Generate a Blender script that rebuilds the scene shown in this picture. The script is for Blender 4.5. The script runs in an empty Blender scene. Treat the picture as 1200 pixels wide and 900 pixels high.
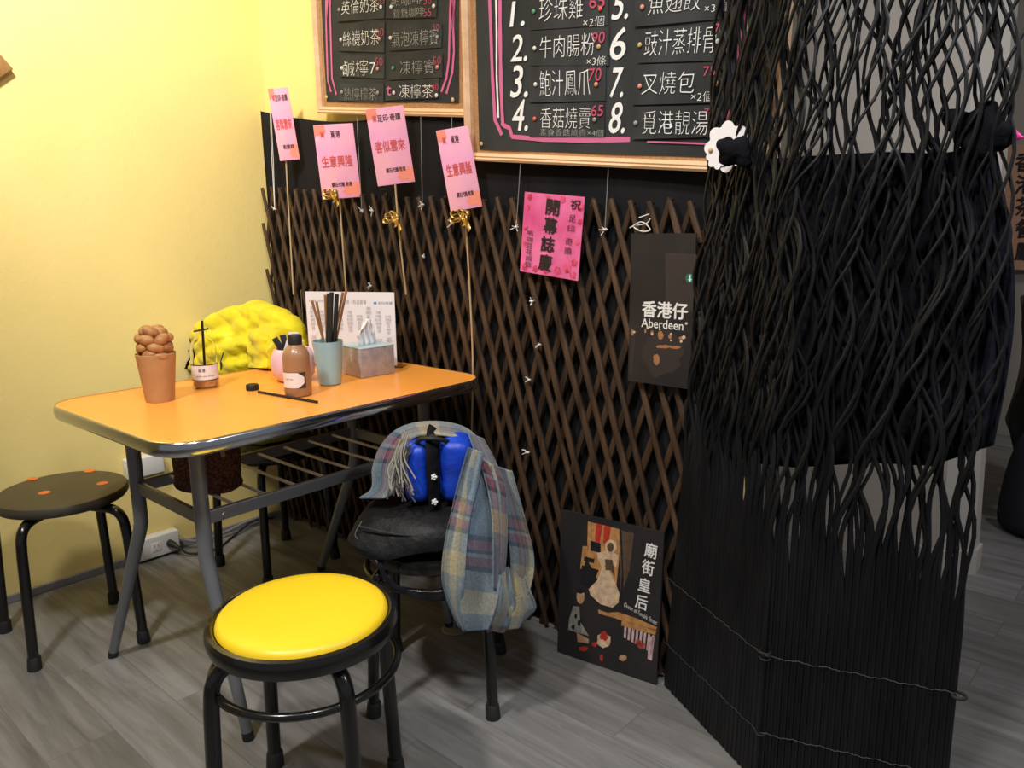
import bpy, bmesh, math, random
from mathutils import Vector, Matrix, noise
random.seed(7)
SC = bpy.context.scene
COL = SC.collection
PI = math.pi

# ------------------------------------------------------------------ camera
F = 920.0; PITCH = math.radians(12.0); ROLL = math.radians(0.65); AZ = math.radians(41.8)
CAM = Vector((0, 0, 1.2))
fw = Vector((-math.sin(AZ)*math.cos(PITCH), math.cos(AZ)*math.cos(PITCH), -math.sin(PITCH)))
_rt = Vector((math.cos(AZ), math.sin(AZ), 0)); _up = _rt.cross(fw)
rt = math.cos(ROLL)*_rt - math.sin(ROLL)*_up
up = math.sin(ROLL)*_rt + math.cos(ROLL)*_up
cd = bpy.data.cameras.new('camera'); cam = bpy.data.objects.new('camera', cd); COL.objects.link(cam)
cd.sensor_width = 36; cd.lens = F/1200*36; cd.clip_start = 0.02
cam.matrix_world = Matrix(((rt.x, up.x, -fw.x, CAM.x), (rt.y, up.y, -fw.y, CAM.y), (rt.z, up.z, -fw.z, CAM.z), (0, 0, 0, 1)))
SC.camera = cam
SC.view_settings.view_transform = 'Standard'; SC.view_settings.look = 'None'
SC.view_settings.gamma = 1.0; SC.view_settings.use_curve_mapping = False
SC.view_settings.exposure = 0.0

# ------------------------------------------------------------------ world and lamps
w = bpy.data.worlds.new('world'); SC.world = w; w.use_nodes = True
w.node_tree.nodes['Background'].inputs[0].default_value = (0.86, 0.88, 1.0, 1)
w.node_tree.nodes['Background'].inputs[1].default_value = 0.20
def lamp(name, loc, target, power, size, colour, kind='AREA', spot=None, blend=0.6):
    l = bpy.data.lights.new(name, kind); l.energy = power; l.color = colour
    if kind == 'AREA': l.shape = 'DISK'; l.size = size
    else: l.shadow_soft_size = size
    if spot: l.spot_size = math.radians(spot); l.spot_blend = blend
    o = bpy.data.objects.new(name, l); COL.objects.link(o); o.location = loc
    o.rotation_euler = (Vector(target)-Vector(loc)).to_track_quat('-Z', 'Y').to_euler()
    return o
WARM = (1.0, 0.93, 0.82)
lamp('overhead_spot', (-1.75, 0.25, 2.65), (-2.75, 0.80, 2.15), 245, 0.10, WARM, 'SPOT', 98, 1.0)
lamp('overhead_spot', (-1.25, -0.25, 2.70), (-1.50, 1.0, 0.6), 150, 0.10, (1.0, .96, .90), 'SPOT', 84, 0.9)
lamp('overhead_spot', (-0.35, 0.35, 2.70), (-1.1, 1.7, 1.2), 115, 0.12, (.98, .97, .97), 'SPOT', 110, 0.8)
lamp('overhead_spot', (0.9, 1.6, 2.7), (0.2, 2.4, 0), 85, 0.15, (.94, .95, 1.0), 'SPOT', 140, 0.8)  # added spot, no visible source: lightens the grey wall behind the screen
lamp('overhead_spot', (0.3, 3.6, 2.7), (-0.6, 4.9, .8), 40, 0.15, (1.0, .95, .88), 'SPOT', 120, 0.9)  # added fill for the far area, brightens banner and far wall; source unseen

# ------------------------------------------------------------------ pixel -> point
def ray(px, py): return fw + rt*((px-600)/F) - up*((py-450)/F)
def at_y(px, py, y): d = ray(px, py); return CAM + d*((y-CAM.y)/d.y)
def at_x(px, py, x): d = ray(px, py); return CAM + d*((x-CAM.x)/d.x)
def at_z(px, py, z): d = ray(px, py); return CAM + d*((z-CAM.z)/d.z)
def at_plane(px, py, p0, n): d = ray(px, py); return CAM + d*((Vector(p0)-CAM).dot(n)/d.dot(n))
def proj(P):
    d = Vector(P)-CAM; z = d.dot(fw); return 600+F*d.dot(rt)/z, 450-F*d.dot(up)/z

# ------------------------------------------------------------------ materials
def mat(name, col, rough=0.5, metal=0.0, spec=0.5, trans=0.0, emit=None, alpha=1.0, coat=0.0, sheen=0.0):
    m = bpy.data.materials.new(name); m.use_nodes = True
    b = m.node_tree.nodes['Principled BSDF']
    b.inputs['Base Color'].default_value = (*col, 1); b.inputs['Roughness'].default_value = rough
    b.inputs['Metallic'].default_value = metal; b.inputs['Specular IOR Level'].default_value = spec
    b.inputs['Transmission Weight'].default_value = trans; b.inputs['Alpha'].default_value = alpha
    b.inputs['Coat Weight'].default_value = coat; b.inputs['Sheen Weight'].default_value = sheen
    return m
def nodes(m): return m.node_tree.nodes, m.node_tree.links, m.node_tree.nodes['Principled BSDF']
def vary(m, c1, c2, scale=(8, 8, 8), detail=4, bump=0.0, bscale=None, coord='Object', lo=.35, hi=.65):
    N, L, b = nodes(m)
    tc = N.new('ShaderNodeTexCoord'); mp = N.new('ShaderNodeMapping'); mp.inputs['Scale'].default_value = scale
    L.new(tc.outputs[coord], mp.inputs[0])
    n = N.new('ShaderNodeTexNoise'); n.inputs['Scale'].default_value = 1; n.inputs['Detail'].default_value = detail
    L.new(mp.outputs[0], n.inputs['Vector'])
    r = N.new('ShaderNodeValToRGB'); r.color_ramp.elements[0].color = (*c1, 1); r.color_ramp.elements[1].color = (*c2, 1)
    r.color_ramp.elements[0].position = lo; r.color_ramp.elements[1].position = hi
    L.new(n.outputs['Fac'], r.inputs[0]); L.new(r.outputs[0], b.inputs['Base Color'])
    if bump:
        n2 = n
        if bscale:
            mp2 = N.new('ShaderNodeMapping'); mp2.inputs['Scale'].default_value = bscale; L.new(tc.outputs[coord], mp2.inputs[0])
            n2 = N.new('ShaderNodeTexNoise'); n2.inputs['Scale'].default_value = 1; n2.inputs['Detail'].default_value = 6; L.new(mp2.outputs[0], n2.inputs['Vector'])
        bp = N.new('ShaderNodeBump'); bp.inputs['Strength'].default_value = bump; bp.inputs['Distance'].default_value = 0.01
        L.new(n2.outputs['Fac'], bp.inputs['Height']); L.new(bp.outputs[0], b.inputs['Normal'])
    return m
M = {}
M['yellow_wall'] = vary(mat('yellow_wall', (.8, .6, .15), .75, spec=.2), (.80, .64, .245), (.84, .68, .275), (2, 2, 2), 3, .12, (60, 60, 60))
M['grey_wall'] = mat('grey_wall', (.46, .42, .37), .8)
M['far_wall'] = mat('far_wall', (.30, .27, .24), .8)
M['ceiling'] = mat('ceiling', (.75, .72, .65), .9)
M['grey_trim'] = mat('grey_trim', (.22, .22, .24), .5)
def floor_mat():
    m = mat('grey_planks', (.2, .2, .2), .42, spec=.4); N, L, b = nodes(m)
    tc = N.new('ShaderNodeTexCoord')
    br = N.new('ShaderNodeTexBrick'); br.inputs['Scale'].default_value = 1
    br.inputs['Brick Width'].default_value = .92; br.inputs['Row Height'].default_value = .152
    br.inputs['Mortar Size'].default_value = .0012; br.inputs['Mortar Smooth'].default_value = .2
    br.inputs['Color1'].default_value = (.0, .0, .0, 1); br.inputs['Color2'].default_value = (1, 1, 1, 1); br.inputs['Mortar'].default_value = (.4, .4, .4, 1)
    br.offset = .37; L.new(tc.outputs['Object'], br.inputs['Vector'])
    sx = N.new('ShaderNodeMapping'); sx.inputs['Scale'].default_value = (2.2, 26, 1); L.new(tc.outputs['Object'], sx.inputs[0])
    addv = N.new('ShaderNodeVectorMath'); addv.operation = 'MULTIPLY_ADD'; L.new(br.outputs['Color'], addv.inputs[0]); addv.inputs[1].default_value = (9, 9, 9); L.new(sx.outputs[0], addv.inputs[2])
    n = N.new('ShaderNodeTexNoise'); n.inputs['Scale'].default_value = 1.0; n.inputs['Detail'].default_value = 8; n.inputs['Roughness'].default_value = .65; n.inputs['Distortion'].default_value = .6
    L.new(addv.outputs[0], n.inputs['Vector'])
    r = N.new('ShaderNodeValToRGB'); e = r.color_ramp.elements
    e[0].position = .28; e[0].color = (.118, .115, .111, 1); e[1].position = .72; e[1].color = (.290, .288, .286, 1)
    L.new(n.outputs['Fac'], r.inputs[0])
    mx = N.new('ShaderNodeMixRGB'); mx.blend_type = 'MULTIPLY'; mx.inputs[0].default_value = .8
    r2 = N.new('ShaderNodeValToRGB'); r2.color_ramp.elements[0].color = (.80, .79, .78, 1); r2.color_ramp.elements[1].color = (1.05, 1.05, 1.06, 1)
    L.new(br.outputs['Color'], r2.inputs[0]); L.new(r.outputs[0], mx.inputs[1]); L.new(r2.outputs[0], mx.inputs[2])
    mm = N.new('ShaderNodeMixRGB'); mm.blend_type = 'MIX'; L.new(br.outputs['Fac'], mm.inputs[0]); L.new(mx.outputs[0], mm.inputs[1]); mm.inputs[2].default_value = (.13, .128, .125, 1)
    L.new(mm.outputs[0], b.inputs['Base Color'])
    bp = N.new('ShaderNodeBump'); bp.inputs['Strength'].default_value = .12; bp.inputs['Distance'].default_value = .004
    L.new(n.outputs['Fac'], bp.inputs['Height']); L.new(bp.outputs[0], b.inputs['Normal'])
    return m
M['floor'] = floor_mat()
M['orange'] = vary(mat('orange_laminate', (.9, .33, .04), .32, spec=.4), (.94, .37, .060), (.96, .39, .066), (5, 5, 5), 2)
M['chrome'] = mat('chrome', (.62, .63, .65), .16, 1.0)
M['grey_steel'] = mat('grey_steel', (.20, .205, .215), .42, .35)
M['rod_steel'] = mat('rod_steel', (.62, .60, .53), .4, .1)
M['screw'] = mat('screw', (.8, .8, .8), .25, 1)
M['black_metal'] = mat('black_metal', (.008, .0078, .0072), .20, .0, .5, coat=.2)
M['black_rubber'] = mat('black_rubber', (.012, .012, .012), .6)
M['brown_seat'] = mat('brown_seat', (.050, .042, .026), .45)
M['orange_dot'] = mat('orange_dot', (.70, .17, .03), .5)
M['yellow_vinyl'] = mat('yellow_vinyl', (.95, .64, .020), .38, spec=.5)
M['black_cloth'] = vary(mat('black_cloth', (.008, .008, .010), .95, spec=.05), (.006, .006, .008), (.012, .012, .015), (30, 30, 30), 4, .3, (90, 90, 90))
M['black_sheet'] = vary(mat('black_sheet', (.010, .010, .011), .9, spec=.1), (.010, .010, .012), (.016, .015, .016), (6, 6, 6), 4, .25, (7, 7, 3))
M['rattan'] = vary(mat('black_rattan', (.010, .010, .012), .46, spec=.32), (.0035, .0037, .0050), (.0085, .0085, .0100), (20, 20, 5), 3)
M['thread'] = mat('thread', (.20, .19, .18), .8); M['binding'] = mat('binding_wire', (.07, .07, .07), .6)
M['white_string'] = mat('white_string', (.75, .74, .70), .8)
M['pale_wood'] = vary(mat('pale_wood', (.62, .36, .17), .5), (.66, .41, .22), (.80, .54, .33), (3, 30, 30), 4)
M['cork'] = vary(mat('cork', (.42, .22, .09), .85), (.36, .185, .075), (.48, .26, .11), (160, 160, 160), 3)
M['blackboard'] = vary(mat('black_paper', (.020, .021, .022), .75, spec=.25), (.023, .026, .028), (.040, .044, .046), (7, 7, 3), 4)
M['card'] = vary(mat('black_card', (.020, .021, .023), .7, spec=.3), (.021, .024, .027), (.042, .046, .051), (10, 10, 4), 4)
M['chalk'] = mat('white_chalk', (.82, .83, .83), .9)
M['chalk_dim'] = mat('faint_chalk', (.36, .37, .36), .9)
M['chalk_pink'] = mat('pink_chalk', (.60, .14, .30), .9)
M['chalk_red'] = mat('red_chalk', (.50, .07, .14), .9)
for k, c in dict(pin_white=(.7, .7, .66), pin_red=(.75, .10, .06), pin_green=(.10, .30, .16), pin_gold=(.62, .42, .18), pin_grey=(.3, .28, .28), pin_salmon=(.7, .28, .2)).items(): M[k] = mat(k, c, .3)
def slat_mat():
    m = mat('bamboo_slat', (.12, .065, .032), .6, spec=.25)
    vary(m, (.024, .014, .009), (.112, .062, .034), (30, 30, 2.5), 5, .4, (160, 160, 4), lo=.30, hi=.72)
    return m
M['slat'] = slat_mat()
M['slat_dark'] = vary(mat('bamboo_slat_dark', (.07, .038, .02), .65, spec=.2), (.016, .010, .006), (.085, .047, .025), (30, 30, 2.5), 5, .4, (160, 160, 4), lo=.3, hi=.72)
M['stick'] = mat('bamboo_stick', (.52, .36, .19), .6)
M['gold'] = mat('gold_ribbon', (.72, .50, .16), .32, .7)
M['pink_paper'] = vary(mat('pink_paper', (.85, .38, .48), .6), (.82, .33, .55), (.90, .42, .49), (9, 9, 9), 2)
M['coral'] = mat('coral_wash', (.87, .26, .17), .65)
M['red_ink'] = mat('red_ink', (.66, .085, .075), .6)
M['dark_ink'] = mat('dark_ink', (.10, .03, .03), .6)
M['magenta_paper'] = vary(mat('magenta_paper', (.72, .07, .24), .6), (.60, .060, .22), (.78, .17, .38), (9, 9, 9), 3)
M['rose'] = vary(mat('rose_print', (.62, .035, .10), .6), (.45, .02, .07), (.74, .10, .22), (60, 60, 60), 2)
M['black_ink'] = mat('black_ink', (.015, .008, .012), .6)
M['poster_dark'] = vary(mat('poster_dark', (.018, .016, .018), .4, spec=.5), (.014, .013, .015), (.026, .022, .022), (6, 6, 6), 3)
M['poster_edge'] = mat('poster_edge', (.04, .04, .042), .6)
M['white_ink'] = mat('white_ink', (.78, .76, .72), .55)
M['white_paper'] = mat('white_paper', (.82, .78, .80), .6)
M['white_plastic'] = mat('white_plastic', (.72, .72, .72), .4)

# ------------------------------------------------------------------ mesh helpers
class MB:
    def __init__(s): s.bm = bmesh.new(); s.uv = None
    def ring_loft(s, rings, closed=True, cap=True):
        vs = [[s.bm.verts.new(p) for p in r] for r in rings]; n = len(vs[0])
        for a, b in zip(vs, vs[1:]):
            for i in range(n if closed else n-1):
                j = (i+1) % n
                try: s.bm.faces.new((a[i], a[j], b[j], b[i]))
                except ValueError: pass
        if cap and closed:
            for r, rev in ((vs[0], True), (vs[-1], False)):
                try: s.bm.faces.new(r[::-1] if rev else r)
                except ValueError: pass
        return vs
    def box(s, c, size, rot=None, bevel=0):
        R = rot or Matrix.Identity(3); c = Vector(c); hx, hy, hz = (v/2 for v in size)
        vs = [s.bm.verts.new(c+R @ Vector((x*hx, y*hy, z*hz))) for z in (-1, 1) for x, y in ((-1, -1), (1, -1), (1, 1), (-1, 1))]
        fs = [s.bm.faces.new([vs[i] for i in f]) for f in ((3, 2, 1, 0), (4, 5, 6, 7), (0, 1, 5, 4), (1, 2, 6, 5), (2, 3, 7, 6), (3, 0, 4, 7))]
        if bevel:
            es = {e for f in fs for e in f.edges}
            bmesh.ops.bevel(s.bm, geom=list(es), offset=bevel, segments=3, affect='EDGES', profile=.5)
        return s
    def tube(s, pts, r, seg=12, flat=None):
        pts = [Vector(p) for p in pts]; n = len(pts); rs = r if isinstance(r, (list, tuple)) else [r]*n
        rings = []; prev = None
        for i, p in enumerate(pts):
            t = (pts[min(i+1, n-1)]-pts[max(i-1, 0)]).normalized()
            if prev is None:
                a = Vector((0, 0, 1)) if abs(t.z) < .9 else Vector((1, 0, 0)); u = t.cross(a).normalized()
            else: u = (prev-t*prev.dot(t)).normalized()
            prev = u; v = t.cross(u)
            k = flat or 1
            rings.append([p+u*(rs[i]*math.cos(2*PI*j/seg))+v*(rs[i]*k*math.sin(2*PI*j/seg)) for j in range(seg)])
        s.ring_loft(rings); return s
    def lathe(s, prof, c=(0, 0, 0), seg=32, cap=True, mtx=None):
        c = Vector(c); rings = []
        for r, z in prof:
            ring = [Vector((r*math.cos(2*PI*j/seg), r*math.sin(2*PI*j/seg), z)) for j in range(seg)]
            rings.append([c+(mtx @ p if mtx else p) for p in ring])
        s.ring_loft(rings, cap=cap); return s
    def prism(s, poly, y0, y1):          # polygon in local x-z, from y0 to y1
        s.ring_loft([[Vector((x, y0, z)) for x, z in poly], [Vector((x, y1, z)) for x, z in poly]]); return s
    def ball(s, c, rad, seg=16, rings=10, rot=None):
        rx, ry, rz = rad if isinstance(rad, (tuple, list)) else (rad,)*3
        R = rot or Matrix.Identity(3); c = Vector(c); rr = []
        for i in range(rings+1):
            a = -PI/2+PI*i/rings; a = max(-PI/2+.02, min(PI/2-.02, a))
            rr.append([c+R @ Vector((rx*math.cos(a)*math.cos(2*PI*j/seg), ry*math.cos(a)*math.sin(2*PI*j/seg), rz*math.sin(a))) for j in range(seg)])
        s.ring_loft(rr); return s
    def torus(s, R, r, c=(0, 0, 0), seg=48, sub=10, flat=1.0):
        c = Vector(c); vs = []
        for i in range(seg):
            a = 2*PI*i/seg
            vs.append([s.bm.verts.new(c+Vector(((R+r*math.cos(b))*math.cos(a), (R+r*math.cos(b))*math.sin(a), r*flat*math.sin(b)))) for b in [2*PI*k/sub for k in range(sub)]])
        for i in range(seg):
            for k in range(sub): s.bm.faces.new((vs[i][k], vs[(i+1) % seg][k], vs[(i+1) % seg][(k+1) % sub], vs[i][(k+1) % sub]))
        return s
    def grid(s, rows, uvs=None):
        vs = [[s.bm.verts.new(p) for p in r] for r in rows]
        if uvs and not s.uv: s.uv = s.bm.loops.layers.uv.new('UVMap')
        for i in range(len(vs)-1):
            for j in range(len(vs[0])-1):
                f = s.bm.faces.new((vs[i][j], vs[i+1][j], vs[i+1][j+1], vs[i][j+1]))
                if uvs:
                    for l, (a, b) in zip(f.loops, ((i, j), (i+1, j), (i+1, j+1), (i, j+1))): l[s.uv].uv = uvs[a][b]
        return s
def mw(o):
    m = o.matrix_basis.copy()
    while o.parent: o = o.parent; m = o.matrix_basis @ m
    return m
def obj(name, mb, m, parent=None, local=False, smooth=True, solid=0, sub=0, angle=40):
    bm = mb.bm
    if parent and not local: bm.transform(mw(parent).inverted())
    bmesh.ops.recalc_face_normals(bm, faces=bm.faces)
    if smooth:
        for f in bm.faces: f.smooth = True
        lim = math.radians(angle)
        for e in bm.edges:
            if len(e.link_faces) == 2 and e.calc_face_angle(0) > lim: e.smooth = False
    me = bpy.data.meshes.new(name); bm.to_mesh(me); bm.free()
    o = bpy.data.objects.new(name, me); COL.objects.link(o)
    me.materials.append(M[m] if isinstance(m, str) else m)
    if parent: o.parent = parent
    if sub: md = o.modifiers.new('subdivision', 'SUBSURF'); md.levels = md.render_levels = sub
    if solid: md = o.modifiers.new('thickness', 'SOLIDIFY'); md.thickness = solid; md.offset = 0
    return o
def bake(o):                              # apply the modifiers of a fresh object
    bpy.context.view_layer.update()
    d = bpy.context.evaluated_depsgraph_get(); me = bpy.data.meshes.new_from_object(o.evaluated_get(d))
    o.modifiers.clear(); o.data = me
    for p in me.polygons: p.use_smooth = True
    return o
def thing(name, label, cat, loc=(0, 0, 0), group=None, mtx=None):
    o = bpy.data.objects.new(name, None); COL.objects.link(o); o.empty_display_size = .05
    if mtx: o.matrix_basis = mtx
    else: o.location = loc
    return tag(o, label, cat, group)
def tag(o, label, cat, group=None):
    o['label'] = label; o['category'] = cat
    if group: o['group'] = group
    return o
def struct(name, mb, m, smooth=False):
    o = obj(name, mb, m, smooth=smooth); o['kind'] = 'structure'; return o

# frames: a local frame with x to the right, z up and -y towards the viewer
def frame(o, x, z):
    x = Vector(x).normalized(); z = Vector(z); z = (z-x*z.dot(x)).normalized(); y = z.cross(x)
    return Matrix(((x.x, y.x, z.x, o[0]), (x.y, y.y, z.y, o[1]), (x.z, y.z, z.z, o[2]), (0, 0, 0, 1)))
def quad_frame(tl, tr, br, bl):
    c = (tl+tr+br+bl)/4; x = (tr+br-tl-bl)/2; z = (tl+tr-bl-br)/2
    return frame(c, x, z), x.length, z.length
def loc_px(mtx, px, py, off=0.0):
    n = mtx.to_3x3() @ Vector((0, 1, 0)); p = at_plane(px, py, mtx.translation, n); q = mtx.inverted() @ p
    return Vector((q.x, -off, q.z))

# lettering
def letter_mesh(body, bold=0.0, line=1.0, res=3, align='CENTER'):
    c = bpy.data.curves.new('lettering', 'FONT'); c.body = body; c.size = 1; c.offset = bold; c.space_line = line
    c.resolution_u = res; c.align_x = align
    o = bpy.data.objects.new('lettering', c); COL.objects.link(o); bpy.context.view_layer.update()
    me = bpy.data.meshes.new_from_object(o.evaluated_get(bpy.context.evaluated_depsgraph_get()))
    bpy.data.objects.remove(o); bpy.data.curves.remove(c); return me
BOLD = [(0, 0, 0), (1, .3, 1), (-1, -.3, 2), (.3, 1, 3), (-.3, -1, 4)]
def add_text(mb, body, mtx, box, off, bold=0.0, line=1.0, wob=0.0, rot=0.0, shear=0.0):
    """box = pixel rectangle on the sheet in which the writing stands; mb is in local coordinates"""
    me = letter_mesh(body, min(bold, 0), line); bold = max(bold, 0)
    x0, y0, x1, y1 = box; cx, cy = (x0+x1)/2, (y0+y1)/2
    c = loc_px(mtx, cx, cy); wv = (loc_px(mtx, x1, cy)-loc_px(mtx, x0, cy)).x; hv = (loc_px(mtx, cx, y0)-loc_px(mtx, cx, y1)).z
    xs = [v.co.x for v in me.vertices]; ys = [v.co.y for v in me.vertices]
    ax, bx, ay, by = min(xs), max(xs), min(ys), max(ys); sd = random.random()*50
    em = hv/max(1, body.count(chr(10))+1)
    for kx, kz, ko in (BOLD if bold else BOLD[:1]):
        vs = []
        for v in me.vertices:
            u = (v.co.x-(ax+bx)/2)/max(bx-ax, 1e-6); t = (v.co.y-(ay+by)/2)/max(by-ay, 1e-6)
            X, Z = u*wv, t*hv
            if wob:
                nn = noise.noise_vector(Vector((X*40, Z*40, sd))); X += nn.x*wob; Z += nn.y*wob
            X += shear*Z+kx*bold*em; Z += kz*bold*em
            X, Z = X*math.cos(rot)-Z*math.sin(rot), X*math.sin(rot)+Z*math.cos(rot)
            vs.append(mb.bm.verts.new((c.x+X, -off-ko*.00006, c.z+Z)))
        for p in me.polygons:
            try: mb.bm.faces.new([vs[i] for i in p.vertices])
            except ValueError: pass
    bpy.data.meshes.remove(me); return mb
def px_poly(mb, mtx, pts, off, th=0.0006):
    P = [loc_px(mtx, *p) for p in pts]
    mb.prism([(p.x, p.z) for p in P], -off, -off+th); return mb
def blob_poly(mtx, cx, cy, rx, ry, n=18, jit=.15, seed=0):
    rnd = random.Random(seed)
    return [(cx+rx*math.cos(2*PI*i/n)*(1+rnd.uniform(-jit, jit)), cy+ry*math.sin(2*PI*i/n)*(1+rnd.uniform(-jit, jit))) for i in range(n)]
def stroke(mb, mtx, pts, width, off, wob=.0):
    P = [loc_px(mtx, *p) for p in pts]; Q = []
    for a, b in zip(P, P[1:]):
        for k in range(4): Q.append(a.lerp(b, k/4))
    Q.append(P[-1]); L = []; R = []
    for i, p in enumerate(Q):
        t = (Q[min(i+1, len(Q)-1)]-Q[max(i-1, 0)]).normalized(); n = Vector((-t.z, 0, t.x))
        h = width/2*(1+wob*noise.noise(p*60))
        L.append(Vector((p.x+n.x*h, -off, p.z+n.z*h))); R.append(Vector((p.x-n.x*h, -off, p.z-n.z*h)))
    mb.grid([L, R]); return mb
def smooth_path(pts, n=8):                # Catmull-Rom
    pts = [Vector(p) for p in pts]; P = [pts[0]*2-pts[1]]+pts+[pts[-1]*2-pts[-2]]; out = []
    for i in range(1, len(P)-2):
        for k in range(n):
            t = k/n; a, b, c, d = P[i-1:i+3]
            out.append(.5*((2*b)+(c-a)*t+(2*a-5*b+4*c-d)*t*t+(-a+3*b-3*c+d)*t**3))
    out.append(pts[-1]); return out

# ------------------------------------------------------------------ the room
WX, WY = -2.775, 1.72
struct('floor', MB().box((-.6, 1.0, -.05), (5.4, 8.0, .1)), 'floor')
struct('wall_left', MB().box((WX-.05, 1.0, 1.4), (.1, 8.0, 2.8)), 'yellow_wall')
struct('wall_back', MB().box(((WX-.82)/2, WY+.05, 1.4), (-.82-WX, .1, 2.8)), 'yellow_wall')
struct('ceiling', MB().box((-.6, 1.0, 2.85), (5.4, 8.0, .1)), 'ceiling')
struct('baseboard_left', MB().box((WX+.006, -.6, .0135), (.012, 4.6, .027), bevel=.003), 'grey_trim')
# grey column beyond the screen, standing a little out of plumb
pb = MB(); f0 = [(-2.6, 2.80), (-.565, 2.80), (-.485, 2.88), (-.485, 2.95), (-2.6, 2.95)]
pb.ring_loft([[Vector((x, y, 0)) for x, y in f0], [Vector((x-(.11 if x > -1 else 0), y, 2.8)) for x, y in f0]])
struct('wall_column', pb, 'grey_wall')
pb = MB(); f1 = [(-2.605, 2.79), (-.560, 2.79), (-.478, 2.875), (-.478, 2.955), (-2.605, 2.955)]
pb.ring_loft([[Vector((x, y, 0)) for x, y in f1], [Vector((x, y, .085)) for x, y in f1]])
struct('baseboard_column', pb, 'grey_wall')
struct('wall_far', MB().box((-.3, 4.95, 1.4), (4.8, .1, 2.8)), 'far_wall')

# black cloth hung over the lower back wall
SHY = 1.690
rows = []
for i in range(25):
    t = i/24; row = []
    for j in range(61):
        u = j/60; x = WX+.012+u*(1.93)
        ztop = 1.60-.085*math.sin(min(u/.34, 1)*PI/2) if u < .34 else 1.515-.13*max(0, (u-.5))
        z = .004+(ztop-.004)*t
        y = SHY+.004*math.sin(17*u+3*t)+.004*noise.noise(Vector((x*4, z*3, 2)))
        row.append(Vector((x, y, z)))
    rows.append(row)
tag(obj('black_sheet', MB().grid(rows), 'black_sheet', solid=.002), 'plain black cloth hung down the back wall behind the brown lattice', 'cloth')

# ------------------------------------------------------------------ lattice fence
def zt(x):
    ks = [(-2.76, 1.325), (-1.91, 1.270), (-1.55, 1.252), (-1.13, 1.242), (-.88, 1.232)]
    for (a, za), (b, zb) in zip(ks, ks[1:]):
        if x <= b: return za+(zb-za)*(x-a)/(b-a)
    return 1.23
FY = 1.655; FX0, FX1 = -2.745, -.895
fence = thing('lattice_fence', 'brown bamboo expanding lattice fence tied across the black cloth', 'fence', ((FX0+FX1)/2, FY, 0))
pitch = .0548; run = .40
def slats(direction, y, name, m):
    mb = MB(); k = -10
    while True:
        xt = FX0+k*pitch+.012; k += 1
        if xt > FX1+.55: break
        xj = xt+random.uniform(-.003, .003); xb = xj+direction*(run+random.uniform(-.02, .02))
        top = zt(min(max(xj, FX0), FX1))+random.uniform(-.006, .004); bot = random.uniform(.003, .018)
        a, b = 0.0, 1.0                              # clip to the fence's width
        def X(t): return xb+(xj-xb)*t
        lo, hi = sorted(((FX0-xb)/(xj-xb), (FX1-xb)/(xj-xb)))
        a, b = max(0, lo), min(1, hi)
        if b-a < .06: continue
        za, zb_ = bot+(top-bot)*a, bot+(top-bot)*b
        p, q = Vector((X(a), y, za)), Vector((X(b), y, zb_)); d = (q-p).normalized(); s = Vector((d.z, 0, -d.x))
        wd = .0082+random.uniform(-.0012, .0012); th = .0032; yj = random.uniform(-.0008, .0008)
        yb = Vector((0, yj, 0)); Y = Vector((0, th, 0))
        rings = []
        for t in (0, .25, .5, .75, 1):
            c = p.lerp(q, t)+yb+Vector((0, .0015*math.sin(6*t+k), 0))+s*(.002*math.sin(4*t+k*1.7))
            h = wd*(.75 if t in (0, 1) else 1)
            rings.append([c-s*h-Y, c-s*h*.6-Y*1.6, c+s*h*.6-Y*1.6, c+s*h-Y, c+s*h+Y, c-s*h+Y])
        mb.ring_loft(rings)
    return obj(name, mb, m, fence)
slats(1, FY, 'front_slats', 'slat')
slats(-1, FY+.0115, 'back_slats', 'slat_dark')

# ------------------------------------------------------------------ menu boards
def board_frame(bl, br, edge_top, y):
    """bottom edge level with pixels bl-br at depth y; lean chosen so that the left side passes edge_top"""
    A, B = at_y(*bl, y), at_y(*br, y); x = (B-A).normalized(); best = None
    for k in range(-150, 151):
        b = k*.001; z0 = Vector((0, 0, 1)); z0 = (z0-x*z0.dot(x)).normalized(); n = z0.cross(x)
        z = z0*math.cos(b)-n*math.sin(b)
        for L in (.45,):
            p = A+z*L; q = proj(p); pa = proj(A)
            t = (edge_top[1]-pa[1])/(q[1]-pa[1]); e = abs(pa[0]+(q[0]-pa[0])*t-edge_top[0])
        if best is None or e < best[0]: best = (e, z)
    return frame(A, x, best[1]), (B-A).length
def make_board(name, label, mtx, W, Hh, fw_, mat_w, cork_w):
    t = thing(name, label, 'menu board', mtx=mtx)
    fr = MB()
    prof = [(0, 0), (0, -.022), (.006, -.026), (.010, -.022), (.014, -.025), (.018, -.021), (fw_, -.018), (fw_, 0)]
    def corner(x, z, sx, sz): return [Vector((x+sx*d, y, z+sz*d)) for d, y in prof]
    cs = [corner(0, 0, 1, 1), corner(W, 0, -1, 1), corner(W, Hh, -1, -1), corner(0, Hh, 1, -1)]
    vs = [[fr.bm.verts.new(p) for p in r] for r in cs]
    for i in range(4):
        a, b = vs[i], vs[(i+1) % 4]
        for j in range(len(prof)):
            k = (j+1) % len(prof); fr.bm.faces.new((a[j], b[j], b[k], a[k]))
    obj('wooden_frame', fr, 'pale_wood', t, local=True, angle=25)
    obj('cork_panel', MB().box((W/2, -.004, Hh/2), (W-.01, .008, Hh-.01)), 'cork', t, local=True)
    return t
BW = {}
mtxS, wS = board_frame((378.3, 133), (546, 137.5), (371, 0), WY-.030)
mtxL, wL = board_frame((551.5, 187.5), (842, 201), (546.4, 0), WY-.052)
bs = make_board('menu_board', 'smaller wood framed black drinks board hanging at left above the pink signs', mtxS, wS+.03, .72, .022, 0, 0)
WLtot = loc_px(mtxL, 921, 110).x
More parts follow.
